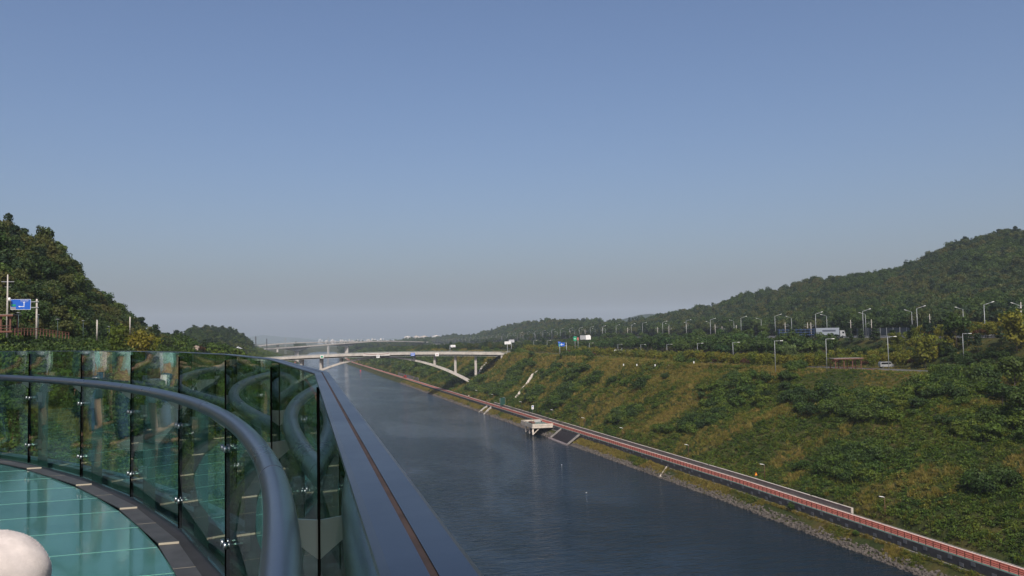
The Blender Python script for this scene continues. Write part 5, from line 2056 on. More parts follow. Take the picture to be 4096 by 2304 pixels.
ar.slab([(ax - 0.17, -0.41, az + bh * 0.37), (ax + 0.17, -0.41, az + bh * 0.37), (ax, -0.41, az + bh * 0.50)], (0, -0.02, 0))
ar.box((ax - bw * 0.10, -0.42, az), (bw * 0.2, 0.02, 0.11))
ar.slab([(ax - bw * 0.20, -0.41, az - 0.15), (ax - bw * 0.20, -0.41, az + 0.15), (ax - bw * 0.29, -0.41, az)], (0, -0.02, 0))
ar.build('arrows', white_paint, bd)
text('경인아라뱃길', bd, (cx + bw * 0.18, -0.43, cz + bh * 0.38), 0.26, white_paint)
text('Gyeongin Ara Waterway', bd, (cx + bw * 0.18, -0.43, cz + bh * 0.26), 0.13, white_paint)
text('50m', bd, (ax, -0.43, cz - bh * 0.42), 0.15, white_paint)
pic = MB().box((cx - bw * 0.36, -0.42, cz - bh * 0.08), (bw * 0.22, 0.02, bh * 0.20)).build('green_pictogram', green_sign, bd)
MB().box((cx - bw * 0.36, -0.42, cz - bh * 0.36), (bw * 0.24, 0.02, bh * 0.22)).build('grey_pictogram', mat('grey_print', (0.25, 0.22, 0.26), 0.6), bd)


def gantry(px, by, D, boards, label, posts=(0,), rail=None):
    """road signs on the plateau: boards given by photograph pixels at depth D"""
    base = at(px, by, D)
    o = empty('road_sign', base, -HEAD)
    tag(o, label, 'road sign')
    k_ = D / FPX
    for dx, ty in posts:
        MB().tube([(dx * k_, 0, -6), (dx * k_, 0, (by - ty) * k_)], 0.16, 8).build('post', steel_grey, o)
    for (x0, x1, y0, y1, m_) in boards:
        c = ((x0 + x1) / 2 - px) * k_
        b_ = MB().box((c, -0.3, (by - (y0 + y1) / 2) * k_), ((x1 - x0) * k_, 0.12, (y1 - y0) * k_)).build('board', m_, o)
        MB().box((c, -0.375, (by - (y0 * 0.45 + y1 * 0.55)) * k_), ((x1 - x0) * k_ * 0.7, 0.02, (y1 - y0) * k_ * 0.10)).build('white_stroke', white_paint if m_ in (blue_sign, green_sign) else mat('grey_print', (0.25, 0.22, 0.26), 0.6), b_)
        if m_ == blue_sign and x1 - x0 > 15:
            MB().box((c, -0.375, (by - (y0 + y1) / 2) * k_), (0.3, 0.02, (y1 - y0) * k_ * 0.62)).build('white_stroke', white_paint, b_)
    if rail:
        for (x0, x1, yy) in rail:
            MB().bar(((x0 - px) * k_, 0, (by - yy) * k_), ((x1 - px) * k_, 0, (by - yy) * k_), 0.2, 0.2).build('arm', steel_grey, o)
    return o


gantry(2266, 1396, 520, [(2234, 2259, 1370, 1385, blue_sign), (2232, 2243, 1366, 1371, blue_sign)], 'blue road sign on a grey gantry above the bridge end', ((0, 1370),), [(2240, 2268, 1372), (2240, 2268, 1382)])
gantry(2239, 1396, 515, [(2236, 2241, 1375, 1385, green_sign)], 'small green plate on a thin post before the blue gantry sign', ((0, 1374),))
gantry(2300, 1366, 560, [(2294, 2306, 1346, 1363, green_sign)], 'green highway sign board on the near highway edge', ((0, 1345),))
gantry(2312, 1366, 562, [(2308, 2315, 1350, 1361, mat('faded_red_sign', (0.42, 0.12, 0.09), 0.6))], 'small faded red board right of the green highway sign', ((0, 1349),))
gantry(2030, 1408, 640, [(2019, 2044, 1366, 1377, white_paint)], 'white sign board with grey lettering near the right bridge end', ((0, 1366),))
gantry(2046, 1408, 655, [(2036, 2058, 1359, 1370, mat('pale_grey_sign', (0.42, 0.43, 0.45), 0.6))], 'pale grey back of a sign right of the white board', ((0, 1359),))
gantry(1800, 1402, 700, [(1803, 1822, 1380, 1389, white_paint)], 'small white sign on an arm beyond the arch bridge', ((0, 1380),), [(1800, 1812, 1384)])
tl = gantry(2488, 1420, 500, [(2476, 2490, 1402, 1407, steel_grey)], 'grey signal gantry with two arms over the plateau road', ((0, 1392), (-5, 1397)), [(2460, 2492, 1399), (2478, 2522, 1404)])
k_ = 500 / FPX
for dx, yy in ((-30, 1400), (-22, 1401), (26, 1405), (32, 1403)):
    MB().box((dx * k_, -0.2, (1420 - yy) * k_), (0.9, 0.3, 0.8)).build('signal_head', white_paint, tl)

# signs on the cycle path
y = float(ground(2143, 1652, 5.0)[1])
o = empty('path_sign', (113.6 + float(shift(y)), y, 4.4), 0.15)
tag(o, 'white sign with blue disc on a post by the cycle path', 'sign')
MB().tube([(0, 0, -0.5), (0, 0, 3.6)], 0.04, 6).build('post', steel_grey, o)
b_ = MB().box((0, -0.06, 3.4), (1.15, 0.05, 1.85)).build('board', white_paint, o)
m_ = MB().tube([(0, -0.10, 3.75), (0, -0.086, 3.75)], 0.30, 14)
m_.build('blue_disc', blue_sign, b_)
MB().box((0, -0.095, 3.0), (0.7, 0.015, 0.10)).build('print_line', mat('grey_print', (0.25, 0.22, 0.26), 0.6), b_)

y = float(ground(3030, 1924, 4.3)[1])
o = empty('warning_sign', (113.5 + float(shift(y)), y, 4.3), 0.1)
tag(o, 'orange triangular warning sign on a post by the cycle path', 'sign')
MB().tube([(0, 0, -0.4), (0, 0, 1.5)], 0.035, 6).build('post', steel_grey, o)
b_ = MB().slab([(-0.45, -0.05, 1.45), (0.45, -0.05, 1.45), (0, -0.05, 2.3)], (0, 0.03, 0)).build('red_triangle', mat('orange_red_sign', (0.62, 0.10, 0.02), 0.5), o)
MB().slab([(-0.28, -0.06, 1.54), (0.28, -0.06, 1.54), (0, -0.06, 2.08)], (0, 0.008, 0)).build('yellow_triangle', mat('yellow_sign', (0.75, 0.42, 0.03), 0.5), b_)

y = float(ground(2041, 1625, 4.2)[1])
o = empty('notice_board', (113.5 + float(shift(y)), y, 4.1), 0.25)
tag(o, 'dark green square board standing at the bend of the cycle path', 'board')
dk_green = mat('dark_green_board', (0.012, 0.055, 0.042), 0.6, noise=0.2, scale=1)
MB().box((-1.2, 0, 2.9), (2.9, 0.1, 4.1)).build('board', dk_green, o)
MB().tube([(0.45, 0, -0.4), (0.45, 0, 4.6), (0.2, 0, 5.0), (-1.0, 0, 5.05)], 0.07, 8).build('post', steel_grey, o)
MB().tube([(-2.75, 0, -0.4), (-2.75, 0, 4.9)], 0.06, 8).build('post', steel_grey, o)

# ------------------------------------------------------------------ observation platform and steps at the water
cream = mat('cream_painted_concrete', (0.50, 0.44, 0.37), 0.75, noise=0.2, scale=0.6, bump=0.1)
s0 = float(shift(360))
pf = empty('viewing_platform', (104 + s0, PA, 0))
tag(pf, 'pale viewing platform on columns jutting over the water from the cycle path', 'platform')
XA, XB = 99.2 + s0, 108.25 + s0
MB().box(((XA + XB) / 2, (PA + PB) / 2, 3.75), (XB - XA, PB - PA, 0.5)).build('deck', mat('platform_deck', (0.16, 0.22, 0.19), 0.8, noise=0.2, scale=1), pf, world=True)
MB().box(((XA + XB) / 2, PA - 0.11, 3.62), (XB - XA, 0.2, 0.9)).build('edge_beam', cream, pf, world=True)
MB().box(((XA + XB) / 2, PB + 0.11, 3.62), (XB - XA, 0.2, 0.9)).build('edge_beam', cream, pf, world=True)
MB().box((XA - 0.11, (PA + PB) / 2, 3.62), (0.2, PB - PA + 0.42, 0.9)).build('edge_beam', cream, pf, world=True)
MB().box(((XA + XB) / 2, PA - 0.05, 4.55), (XB - XA, 0.08, 0.75)).build('parapet_panel', cream, pf, world=True)
MB().box(((XA + XB) / 2, PB + 0.05, 4.55), (XB - XA, 0.08, 0.75)).build('parapet_panel', cream, pf, world=True)
MB().box((XA - 0.05, (PA + PB) / 2, 4.50), (0.08, PB - PA, 0.62)).build('parapet_panel', cream, pf, world=True)
rl_ = MB()
dk = mat('rusted_rail', (0.11, 0.075, 0.06), 0.7, noise=0.3, scale=3)
for (xa, ya, xb, yb_) in ((XA, PA, XB, PA), (XA, PB, XB, PB), (XA, PA, XA, PB)):
    rl_ = MB()
    for zz in (4.15, 5.15):
        rl_.bar((xa, ya, zz), (xb, yb_, zz), 0.09, 0.09)
    L_ = math.dist((xa, ya), (xb, yb_))
    n_ = int(L_ / 2.2)
    for j in range(n_ + 1):
        t = j / n_
        rl_.bar((xa + (xb - xa) * t, ya + (yb_ - ya) * t, 4.0), (xa + (xb - xa) * t, ya + (yb_ - ya) * t, 5.2), 0.09, 0.09, up=(1, 0, 0))
    rl_.build('railing', dk, pf, world=True)
for yc in (PA + 0.4, PA + 5.8, PA + 11.8):
    MB().tube([(XA + 0.3, yc, -3), (XA + 0.3, yc, 3.2)], 0.32, 12).build('column', cream, pf, world=True)
    MB().bar((XA + 0.3, yc, 0.6), (XA + 3.4, yc, 3.25), 0.30, 0.30).build('strut', cream, pf, world=True)
    MB().tube([(XA + 0.3, yc, -0.5), (XA + 0.3, yc, 0.45)], 0.33, 12).build('wet_collar', dark_metal, pf, world=True)
MB().box((XA + 3.3, PA + 13, 4.4), (1.6, 5.5, 0.5)).build('bench', brown_wood, pf, world=True)
MB().box((XA + 6.2, PA + 15, 4.7), (3.2, 0.25, 1.0)).build('low_screen', mat('grey_screen', (0.36, 0.35, 0.34), 0.7, noise=0.2, scale=2), pf, world=True)
for dx, dy, c_, nm in ((3.9, 12.0, (0.55, 0.42, 0.05), 'yellow top'), (7.6, 12.5, (0.6, 0.52, 0.4), 'cream top')):
    person((XA + dx, PA + dy, 4.0), random.uniform(0, 6), 'person in a ' + nm + ' standing on the viewing platform', cloth(nm.replace(' ', '_'), c_), cloth('dark_shorts', (0.05, 0.06, 0.08)), black_hair, 1.0, 'down', False)

# boarding steps
step_m = mat('dark_brown_steps', (0.055, 0.043, 0.044), 0.85, noise=0.25, scale=1.0)
st = empty('boarding_steps', (104 + s0, 330, 0))
tag(st, 'wide flight of dark brown steps descending from the path into the water', 'steps')
ST0, ST1 = 318.0, 340.5
ns = 11
for j in range(ns):
    t = j / (ns - 1)
    xq = 107.7 - 4.6 * t + float(shift(330))
    MB().box((xq, (ST0 + ST1) / 2, 3.55 - 3.5 * t), (0.30, ST1 - ST0 - 0.6, 0.10)).build('tread', step_m, st, world=True)
MB().slab([(108.0 + s0 + 0.6, ST0, 3.2), (108.0 + s0 + 0.6, ST1, 3.2), (103.0 + s0 + 0.6, ST1, -0.35), (103.0 + s0 + 0.6, ST0, -0.35)], (0, 0, -0.3)).build('stair_slab', dark_metal, st, world=True)
for yy in (ST0 - 0.3, ST1 + 0.3):
    MB().bar((108.1 + s0 + 0.6, yy, 3.9), (103.2 + s0 + 0.6, yy, 0.35), 1.0, 0.5).build('side_wall', concrete_dark, st, world=True)
MB().box((102.8 + s0 + 0.6, (ST0 + ST1) / 2, 0.12), (1.3, ST1 - ST0 + 1.6, 0.5)).build('landing', mat('landing_concrete', (0.15, 0.125, 0.125), 0.85, noise=0.3, scale=1), st, world=True)
for j in range(13):
    MB().box((102.05 + s0 + 0.6, ST0 + 0.6 + j * (ST1 - ST0 - 1.2) / 12, 0.22), (0.22, 0.7, 0.4)).build('fender', mat('grey_fender', (0.22, 0.19, 0.19), 0.8), st, world=True)

# culvert under the path, concrete wing walls
yc = 466.0
sc_ = float(shift(yc))
cu = empty('culvert', (106 + sc_, yc, 0))
tag(cu, 'culvert mouth with pale concrete wing walls below the cycle path', 'culvert')
for s in (-1, 1):
    MB().slab([(107.9 + sc_, yc + s * 4.2, 3.9), (107.9 + sc_, yc + s * 4.2, -0.5), (102.6 + sc_, yc + s * 6.4, -0.5), (105.6 + sc_, yc + s * 5.2, 2.4)], (0.1, s * 0.9, 0)).build('wing_wall', concrete, cu, world=True)
MB().box((108.0 + sc_ - 0.12, yc, 1.6), (0.3, 8.2, 4.6)).build('mouth', dark_metal, cu, world=True)  # solid dark panel standing for the shade inside the culvert

# pale concrete chute in the bank
o = empty('bank_chute', ground(2662, 1890, 1.0))
tag(o, 'short pale concrete chute crossing the rocks down to the water', 'chute')
a, b_ = np.array([107.6, 240.2, 2.35]), np.array([103.7, 236.8, 0.0])
MB().bar(a, b_, 1.5, 0.35).build('channel', cream, o, world=True)
sd = np.cross((b_ - a) / np.linalg.norm(b_ - a), [0, 0, 1])
for s in (-1, 1):
    MB().bar(a + sd * s * 0.85, b_ + sd * s * 0.85, 0.2, 0.55).build('side_wall', cream, o, world=True)
# stepped drain on the slope by the bridge
o = empty('slope_drain', hit(2100, 1555))
tag(o, 'pale concrete drain running crookedly down the slope right of the bridge', 'drain')
dp = [(2160, 1487), (2133, 1504), (2105, 1545), (2088, 1562), (2075, 1586), (2063, 1600)]
P = [hit(*p) for p in dp]
for a, b_ in zip(P[:-1], P[1:]):
    MB().bar(a + [0, 0, 0.45], b_ + [0, 0, 0.45], 1.5, 0.7).build('drain_run', cream, o, world=True)
o = empty('slope_drain', hit(1940, 1470))
tag(o, 'pale concrete drain on the slope beside the last bridge pier', 'drain')
P = [hit(*p) for p in ((1946, 1455), (1932, 1470), (1922, 1485), (1915, 1500))]
for a, b_ in zip(P[:-1], P[1:]):
    MB().bar(a + [0, 0, 0.5], b_ + [0, 0, 0.5], 1.6, 0.8).build('drain_run', concrete, o, world=True)

# building works by the path beyond the bridge: grey mesh fence and a red cart
yw = [float(ground(px, py, 4.0)[1]) for px, py in ((1688, 1525), (1622, 1500))]
o = empty('site_fence', (112.9 + float(shift(yw[0])), yw[0], 4.0))
tag(o, 'grey mesh site fence standing along the far cycle path', 'fence')
mesh_m = mat('grey_mesh', (0.16, 0.155, 0.15), 0.9, noise=0.3, scale=0.4)
n_ = 9
for j in range(n_):
    ya, yb_ = yw[0] + (yw[1] - yw[0]) * j / n_, yw[0] + (yw[1] - yw[0]) * (j + 1) / n_
    MB().bar((113.0 + float(shift(ya)), ya, 5.6), (113.0 + float(shift(yb_)), yb_ - 0.15, 5.6), 0.08, 3.0).build('panel', mesh_m, o, world=True)
    MB().bar((112.9 + float(shift(ya)), ya, 3.8), (112.9 + float(shift(ya)), ya, 7.3), 0.12, 0.12, up=(1, 0, 0)).build('post', steel_grey, o, world=True)
y = float(ground(1662, 1510, 4.0)[1])
o = empty('cart', (111.5 + float(shift(y)), y, 4.0), 0.3)
tag(o, 'small red cart parked by the grey site fence', 'cart')
MB().box((0, 0, 1.2), (1.6, 3.6, 1.3)).build('body', red_paint, o)
MB().box((0, 0.4, 2.1), (1.4, 1.6, 0.7)).build('roof', red_paint, o)
for sx in (-1, 1):
    for sy in (-1.1, 1.1):
        MB().tube([(sx * 0.72, sy, 0.4), (sx * 0.9, sy, 0.4)], 0.4, 12).build('wheel', black_rubber, o)
# walkers on the path
for px, py, desc in ((1978, 1612, 'dark clothes walking'), (1895, 1590, 'pale top walking')):
    p = ground(px, py, 4.0)
    person((110.6 + float(shift(p[1])), p[1], 4.0), 0, 'person in ' + desc + ' on the cycle path near the bridge', cloth('dark_top', (0.03, 0.03, 0.04)) if 'dark' in desc else cloth('pale_top', (0.6, 0.58, 0.55)), cloth('dark_shorts', (0.05, 0.06, 0.08)), black_hair, 1.02, 'down', False)


# ------------------------------------------------------------------ vehicles
def car(p, rz, label, paint, kind='sedan', cat='car'):
    o = empty(kind, p, rz)
    tag(o, label, cat)
    gm = mat('car_glass', (0.01, 0.012, 0.015), 0.1)
    if kind == 'van':
        prof = [(-2.3, 0.35), (-2.35, 0.9), (-2.2, 1.85), (-1.9, 2.0), (1.2, 2.0), (1.75, 1.25), (2.35, 1.05), (2.4, 0.35)]
        win = [(-2.0, 1.15), (-1.9, 1.8), (1.15, 1.8), (1.55, 1.25)]
        hw_ = 0.95
    else:
        prof = [(-2.2, 0.35), (-2.25, 0.85), (-1.7, 0.98), (-1.15, 1.42), (0.55, 1.42), (1.2, 0.98), (2.15, 0.82), (2.2, 0.35)]
        win = [(-1.5, 0.98), (-1.08, 1.36), (0.5, 1.36), (1.02, 0.98)]
        hw_ = 0.87
    MB().slab([(a, -hw_, b) for a, b in prof], (0, 2 * hw_, 0)).build('body', paint, o)
    for s in (-1, 1):
        MB().slab([(a, s * (hw_ + 0.004), b) for a, b in win], (0, s * 0.006, 0)).build('window', gm, o)
    MB().bar((prof[4][0] + 0.05, 0, prof[4][1] - 0.02), (prof[5][0] - 0.02, 0, prof[5][1] + 0.05), hw_ * 1.7, 0.06).build('windscreen', gm, o)
    for sx in (-1.4, 1.4):
        for s in (-1, 1):
            wv = MB().tube([(sx, s * (hw_ - 0.2), 0.34), (sx, s * (hw_ + 0.02), 0.34)], 0.34, 14).build('wheel', black_rubber, o)
            MB().tube([(sx, s * (hw_ + 0.02), 0.34), (sx, s * (hw_ + 0.035), 0.34)], 0.20, 10).build('rim', steel_grey, wv)
    for s in (-1, 1):
        MB().box((prof[-2][0] - 0.02, s * hw_ * 0.7, prof[-2][1] - 0.15), (0.1, 0.3, 0.14)).build('headlight', white_paint, o)
    return o


white_car = mat('white_car_paint', (0.75, 0.75, 0.74), 0.3)
silver_car = mat('silver_car_paint', (0.40, 0.41, 0.42), 0.3, metal=0.4)
p = at(2037, 1410, 618)
car((p[0], p[1], zc(T1) - 0.28), -HEAD, 'white car leaving the right end of the arch bridge', white_car)
p = at(3545, 1478, 292)
car((p[0], p[1], hgt(p[0], p[1]) + 0.1), -HEAD, 'silver van parked beyond the brown shelter', silver_car, 'van', 'van')
p = at(2602, 1462, 420)
car((p[0], p[1], hgt(p[0], p[1]) + 0.1), -HEAD + 0.2, 'dark red car parked among young trees on the plateau', red_paint, 'van', 'car')
p = at(2256, 1422, 545)
car((p[0], p[1], hgt(p[0], p[1]) + 0.1), RAD(75), 'dark car on the plateau road behind the young trees', dark_metal)
for px, D, y_, lab in ((3965, 300, 0, 'white car on the highway at the far right'), (3880, 305, 0, 'pale car following the white car on the highway')):
    u = (px - 2048) / FPX * D
    x, y = u * _r0[0] + D * _h[0], u * _r0[1] + D * _h[1]
    car((x, y, float(zh(y)) + 0.13), -HEAD + 0.1, lab, white_car if px == 3965 else silver_car, 'van', 'car')
# car carrier lorry on the highway
D = 385
u = (3262 - 2048) / FPX * D
x, y = u * _r0[0] + D * _h[0], u * _r0[1] + D * _h[1]
zt_ = float(zh(y)) + 0.13
o = empty('lorry', (x, y, zt_), -HEAD)
tag(o, 'long lorry with blue trailer and white box on the highway', 'lorry')
blue_d = mat('dark_blue_trailer', (0.025, 0.05, 0.11), 0.5, noise=0.2, scale=0.6)
for j in range(3):
    MB().box((-9.5, 0, 1.6 + j * 1.15), (16, 2.5, 0.3)).build('trailer_deck', blue_d, o)
for j in range(9):
    MB().box((-17.2 + j * 1.93, 0, 2.6), (0.14, 2.52, 3.6)).build('trailer_post', blue_d, o)
bx_ = MB().box((4.4, 0, 2.9), (10.4, 2.5, 3.2)).build('white_box', mat('shaded_white_box', (0.20, 0.23, 0.27), 0.6), o)  # white box with its shade put into the blue-grey colour
MB().box((5.0, -1.262, 3.2), (6.0, 0.02, 0.8)).build('dark_print', mat('dark_print', (0.05, 0.06, 0.09), 0.6), bx_)
cb = MB().slab([(10.0, -1.2, 0.5), (12.4, -1.2, 0.5), (12.3, -1.2, 1.9), (11.9, -1.2, 3.2), (10.0, -1.2, 3.3)], (0, 2.4, 0)).build('cab', silver_car, o)
MB().box((11.4, -1.215, 2.3), (0.9, 0.02, 0.8)).build('cab_window', mat('car_glass', (0.01, 0.012, 0.015), 0.1), cb)
for wx in (-15, -13.6, -3, 1, 2.3, 11):
    for s in (-1, 1):
        MB().tube([(wx, s * 0.95, 0.5), (wx, s * 1.25, 0.5)], 0.5, 12).build('wheel', black_rubber, o)
# white lorry box farther along
D = 620
u = (2335 - 2048) / FPX * D
x, y = u * _r0[0] + D * _h[0], u * _r0[1] + D * _h[1]
o = empty('lorry', (x, y, at(2335, 1364, D)[2]), -HEAD)
tag(o, 'white lorry half hidden by trees right of the green highway sign', 'lorry')
MB().box((-1.5, 0, 2.6), (4.0, 2.5, 3.0)).build('cab', silver_car, o)
MB().slab([(0.6, -1.25, 1.0), (4.2, -1.25, 1.0), (4.2, -1.25, 3.4), (3.4, -1.25, 4.3), (0.6, -1.25, 4.1)], (0, 2.5, 0)).build('box', white_paint, o)
for wx in (-2.4, 0.2, 2.6):
    MB().tube([(wx, -1.2, 0.5), (wx, 1.2, 0.5)], 0.5, 12).build('wheel', black_rubber, o)
# dark noise barrier behind the far lanes
nb = empty('noise_barrier', (float(hx(300)) + 58, 300, float(zh(300))))
tag(nb, 'long dark grey noise barrier on the far side of the highway', 'barrier')
bm_ = mat('dark_barrier', (0.035, 0.045, 0.055), 0.6, noise=0.2, scale=0.5)
y = 150.0
while y < 420:
    MB().bar((float(hx(y)) + 58, y, 38.9 + 2.0), (float(hx(y + 5.9)) + 58, y + 5.9, 38.9 + 2.0), 0.2, 4.0).build('panel', bm_, nb, world=True)
    MB().bar((float(hx(y)) + 57.8, y - 0.05, 38.5), (float(hx(y)) + 57.8, y - 0.05, 43.1), 0.25, 0.25, up=(1, 0, 0)).build('post', steel_grey, nb, world=True)
    y += 6.0
gr = empty('guard_rail', (float(hx(300)) - 0.3, 300, float(zh(300))))
tag(gr, 'pale guard rail along the near edge of the highway', 'guard rail')
MB().sweep([(float(hx(y)) - 0.3, y, float(zh(y)) + 0.7) for y in np.arange(150, 700, 20.0)], [(-0.06, -0.18), (-0.06, 0.18), (0.06, 0.18), (0.06, -0.18)]).build('beam', steel_grey, gr, world=True)
y = 152.0
while y < 420:
    MB().bar((float(hx(y)) - 0.1, y, 38.6), (float(hx(y)) - 0.1, y, 39.7), 0.12, 0.12, up=(1, 0, 0)).build('post', steel_grey, gr, world=True)
    y += 4.0


# ------------------------------------------------------------------ shelters, fences, small things
def shelter(p, rz, W_, Dp_, H_, label):
    o = empty('shelter', p, rz)
    tag(o, label, 'shelter')
    for sx in (-1, -0.33, 0.33, 1):
        for sy in (-1, 1):
            MB().box((sx * (W_ / 2 - 0.3), sy * (Dp_ / 2 - 0.3), H_ / 2 - 0.2), (0.26, 0.26, H_ + 0.3)).build('post', brown_wood, o)
    MB().box((0, 0, H_ + 0.05), (W_ + 0.6, Dp_ + 0.6, 0.14)).build('roof', mat('grey_roof_boards', (0.20, 0.17, 0.15), 0.8, noise=0.3, scale=2), o)
    MB().box((0, -Dp_ / 2 - 0.32, H_ - 0.12), (W_ + 0.62, 0.05, 0.3)).build('fascia', brown_wood, o)
    n_ = int(W_ / 0.8)
    for j in range(n_):
        MB().box((-W_ / 2 + 0.4 + j * 0.8, 0, H_ - 0.12), (0.09, Dp_ - 0.1, 0.18)).build('joist', brown_wood, o)
    MB().box((0, Dp_ / 2 - 0.2, 0.5), (W_ - 1, 0.5, 0.1)).build('bench_seat', brown_wood, o)
    for zz in (0.45, 0.95):
        MB().box((0, -Dp_ / 2 + 0.1, zz), (W_ * 0.95, 0.07, 0.09)).build('rail', brown_wood, o)
    MB().box((0, 0, -0.1), (W_ + 0.3, Dp_ + 0.3, 0.3)).build('floor_deck', brown_wood, o)
    return o


p = at(3383, 1482, 282)
zb = at(3383, 1482, 282)[2]
pv = shelter((p[0], p[1], zb + 0.4), -HEAD + 0.1, 9.4, 4.2, 3.6, 'brown timber shelter with flat roof above the right slope')
dk_ = MB().box((3.2, -3.0, -0.25), (7.5, 3.0, 0.5)).build('terrace', mat('red_brown_deck', (0.15, 0.05, 0.04), 0.7, noise=0.2, scale=2), pv)
p = at(3490, 1487, 280)
o = empty('picnic_table', (p[0], p[1], p[2]), -HEAD)
tag(o, 'dark picnic table with benches right of the brown shelter', 'table')
MB().box((0, 0, 0.9), (2.8, 1.2, 0.1)).build('table_top', brown_wood, o)
for s in (-1, 1):
    MB().box((0, s * 1.2, 0.5), (2.8, 0.45, 0.08)).build('bench_seat', brown_wood, o)
    MB().box((s * 1.1, 0, 0.2), (0.12, 2.4, 1.3)).build('leg', brown_wood, o)
p = at(0, 1325, 155)
shelter((p[0], p[1], p[2]), -HEAD + 0.2, 5.2, 4.0, 2.9, 'brown timber shelter at the left edge below the hill')
# brown post-and-rail fence at left
o = empty('fence', at(190, 1325, 140))
tag(o, 'brown timber post and rail fence above the brush on the left', 'fence')
fpx = np.linspace(60, 275, 18)
FP = [at(px, np.interp(px, [60, 150, 275], [1322, 1322, 1338]), np.interp(px, [60, 275], [138, 150])) for px in fpx]
for p in FP:
    MB().box((p[0], p[1], p[2] - 0.2), (0.11, 0.11, 1.2)).build('post', brown_wood, o, world=True)
for dz in (-0.05, 0.34):
    for a, b_ in zip(FP[:-1], FP[1:]):
        MB().bar(a + [0, 0, dz], b_ + [0, 0, dz], 0.07, 0.1).build('rail', brown_wood, o, world=True)
# pale boulder and hut roofs on the left
bm = bmesh.new()
bmesh.ops.create_icosphere(bm, subdivisions=3, radius=1.0)
for v in bm.verts:
    c = v.co
    f = 1 + 0.30 * math.sin(3.1 * c.x + 1) * math.sin(2.7 * c.z) + 0.16 * math.sin(5 * c.y + 4 * c.z) + 0.08 * math.sin(9 * c.x + 7 * c.y)
    v.co = Vector((c.x * 1.45 * f, c.y * 1.3 * f, c.z * 1.6 * f))
me = bpy.data.meshes.new('boulder')
bm.to_mesh(me)
bm.free()
me.materials.append(mat('pale_granite', (0.27, 0.215, 0.175), 0.85, noise=0.25, scale=1.5, bump=0.5, bscale=5))
o = inst('boulder', me, None, at(778, 1402, 290), (0.2, 0.35, 0.5))
tag(o, 'big pale granite boulder beside the small dark pine', 'boulder')
p = at(800, 1398, 295)
tree((p[0], p[1], p[2] - 2.5), 'red', 'reddish bush between the boulder and the dark pine', None, 1.1, None, 'shrub', 'shrub')
hut = empty('gazebo', at(952, 1412, 560), -HEAD)
tag(hut, 'small pale-roofed gazebo by the car park on the left bank', 'gazebo')
MB().add([(-2.4, -2.4, 2.8), (2.4, -2.4, 2.8), (2.4, 2.4, 2.8), (-2.4, 2.4, 2.8), (0, 0, 4.2)], [(0, 1, 4), (1, 2, 4), (2, 3, 4), (3, 0, 4), (0, 3, 2, 1)]).build('roof', mat('pale_roof', (0.42, 0.43, 0.45), 0.7), hut)
for sx in (-1, 1):
    for sy in (-1, 1):
        MB().box((sx * 2, sy * 2, 1.0), (0.2, 0.2, 4.0)).build('post', white_paint, hut)
for j, (px, c_, w_) in enumerate(((905, white_car, 'leftmost white'), (917, silver_car, 'silver'), (928, mat('dark_blue_car', (0.03, 0.06, 0.16), 0.3), 'dark blue'), (940, white_car, 'white'), (965, silver_car, 'pale grey'))):
    p = at(px, 1408, 570)
    car((p[0], p[1], p[2]), random.uniform(1.2, 1.8), w_ + ' car in the distant car park on the left bank', c_)

# red buoy and two gulls on the water
p = ground(1442, 1484, 0)
o = empty('buoy', (p[0], p[1], 0))
tag(o, 'small red buoy floating in the canal', 'buoy')
MB().tube([(0, 0, -0.4), (0, 0, 0.7), (0, 0, 1.0)], [0.9, 0.9, 0.25], 12).build('float', mat('buoy_red', (0.55, 0.03, 0.04), 0.5), o)
MB().tube([(0, 0, 1.0), (0, 0, 2.4)], 0.12, 8).build('top_mark', mat('buoy_red', (0.55, 0.03, 0.04), 0.5), o)
for px, py, lab in ((2345, 1972, 'white gull on the water, the nearer of two'), (2247, 1861, 'white gull on the water, the farther of two')):
    p = ground(px, py, 0)
    V, E_, R_ = [(-0.30, 0, 0.12), (0, 0, 0.10), (0.22, 0, 0.16), (0.34, 0, 0.36), (0.46, 0, 0.35)], [(0, 1), (1, 2), (2, 3), (3, 4)], [0.05, 0.14, 0.11, 0.07, 0.02]
    o = inst('gull', skin_mesh('gull', V, E_, R_, 1), None, (p[0], p[1], 0), (0, 0, random.uniform(0, 6)), 0.75)
    o.data.materials.append(white_paint)
    tag(o, lab, 'bird')
# white marker stones along the edge of the plateau
ms = MB().box((0, 0, 0.2), (0.36, 0.36, 0.8)).mesh('marker_post', white_paint)
for px, py in ((2547, 1459), (2620, 1460), (2675, 1462), (2741, 1464), (3042, 1472), (3092, 1474), (2775, 1448), (2494, 1458)):
    D = np.interp(px, [2490, 2800, 3100], [372, 340, 300])
    p = at(px, py, D)
    o = empty('marker_post', (p[0], p[1], p[2] - 0.3))
    tag(o, 'small white marker post along the plateau edge', 'post', 'white marker posts on the plateau edge')
    inst('shaft', ms, o)

# ------------------------------------------------------------------ far town, pylons
tw = [mat('pale_render', (0.50, 0.47, 0.43), 0.8), mat('cream_render', (0.46, 0.40, 0.34), 0.8), mat('grey_render', (0.36, 0.37, 0.38), 0.8)]
wmat = mat('far_window', (0.10, 0.11, 0.13), 0.4)


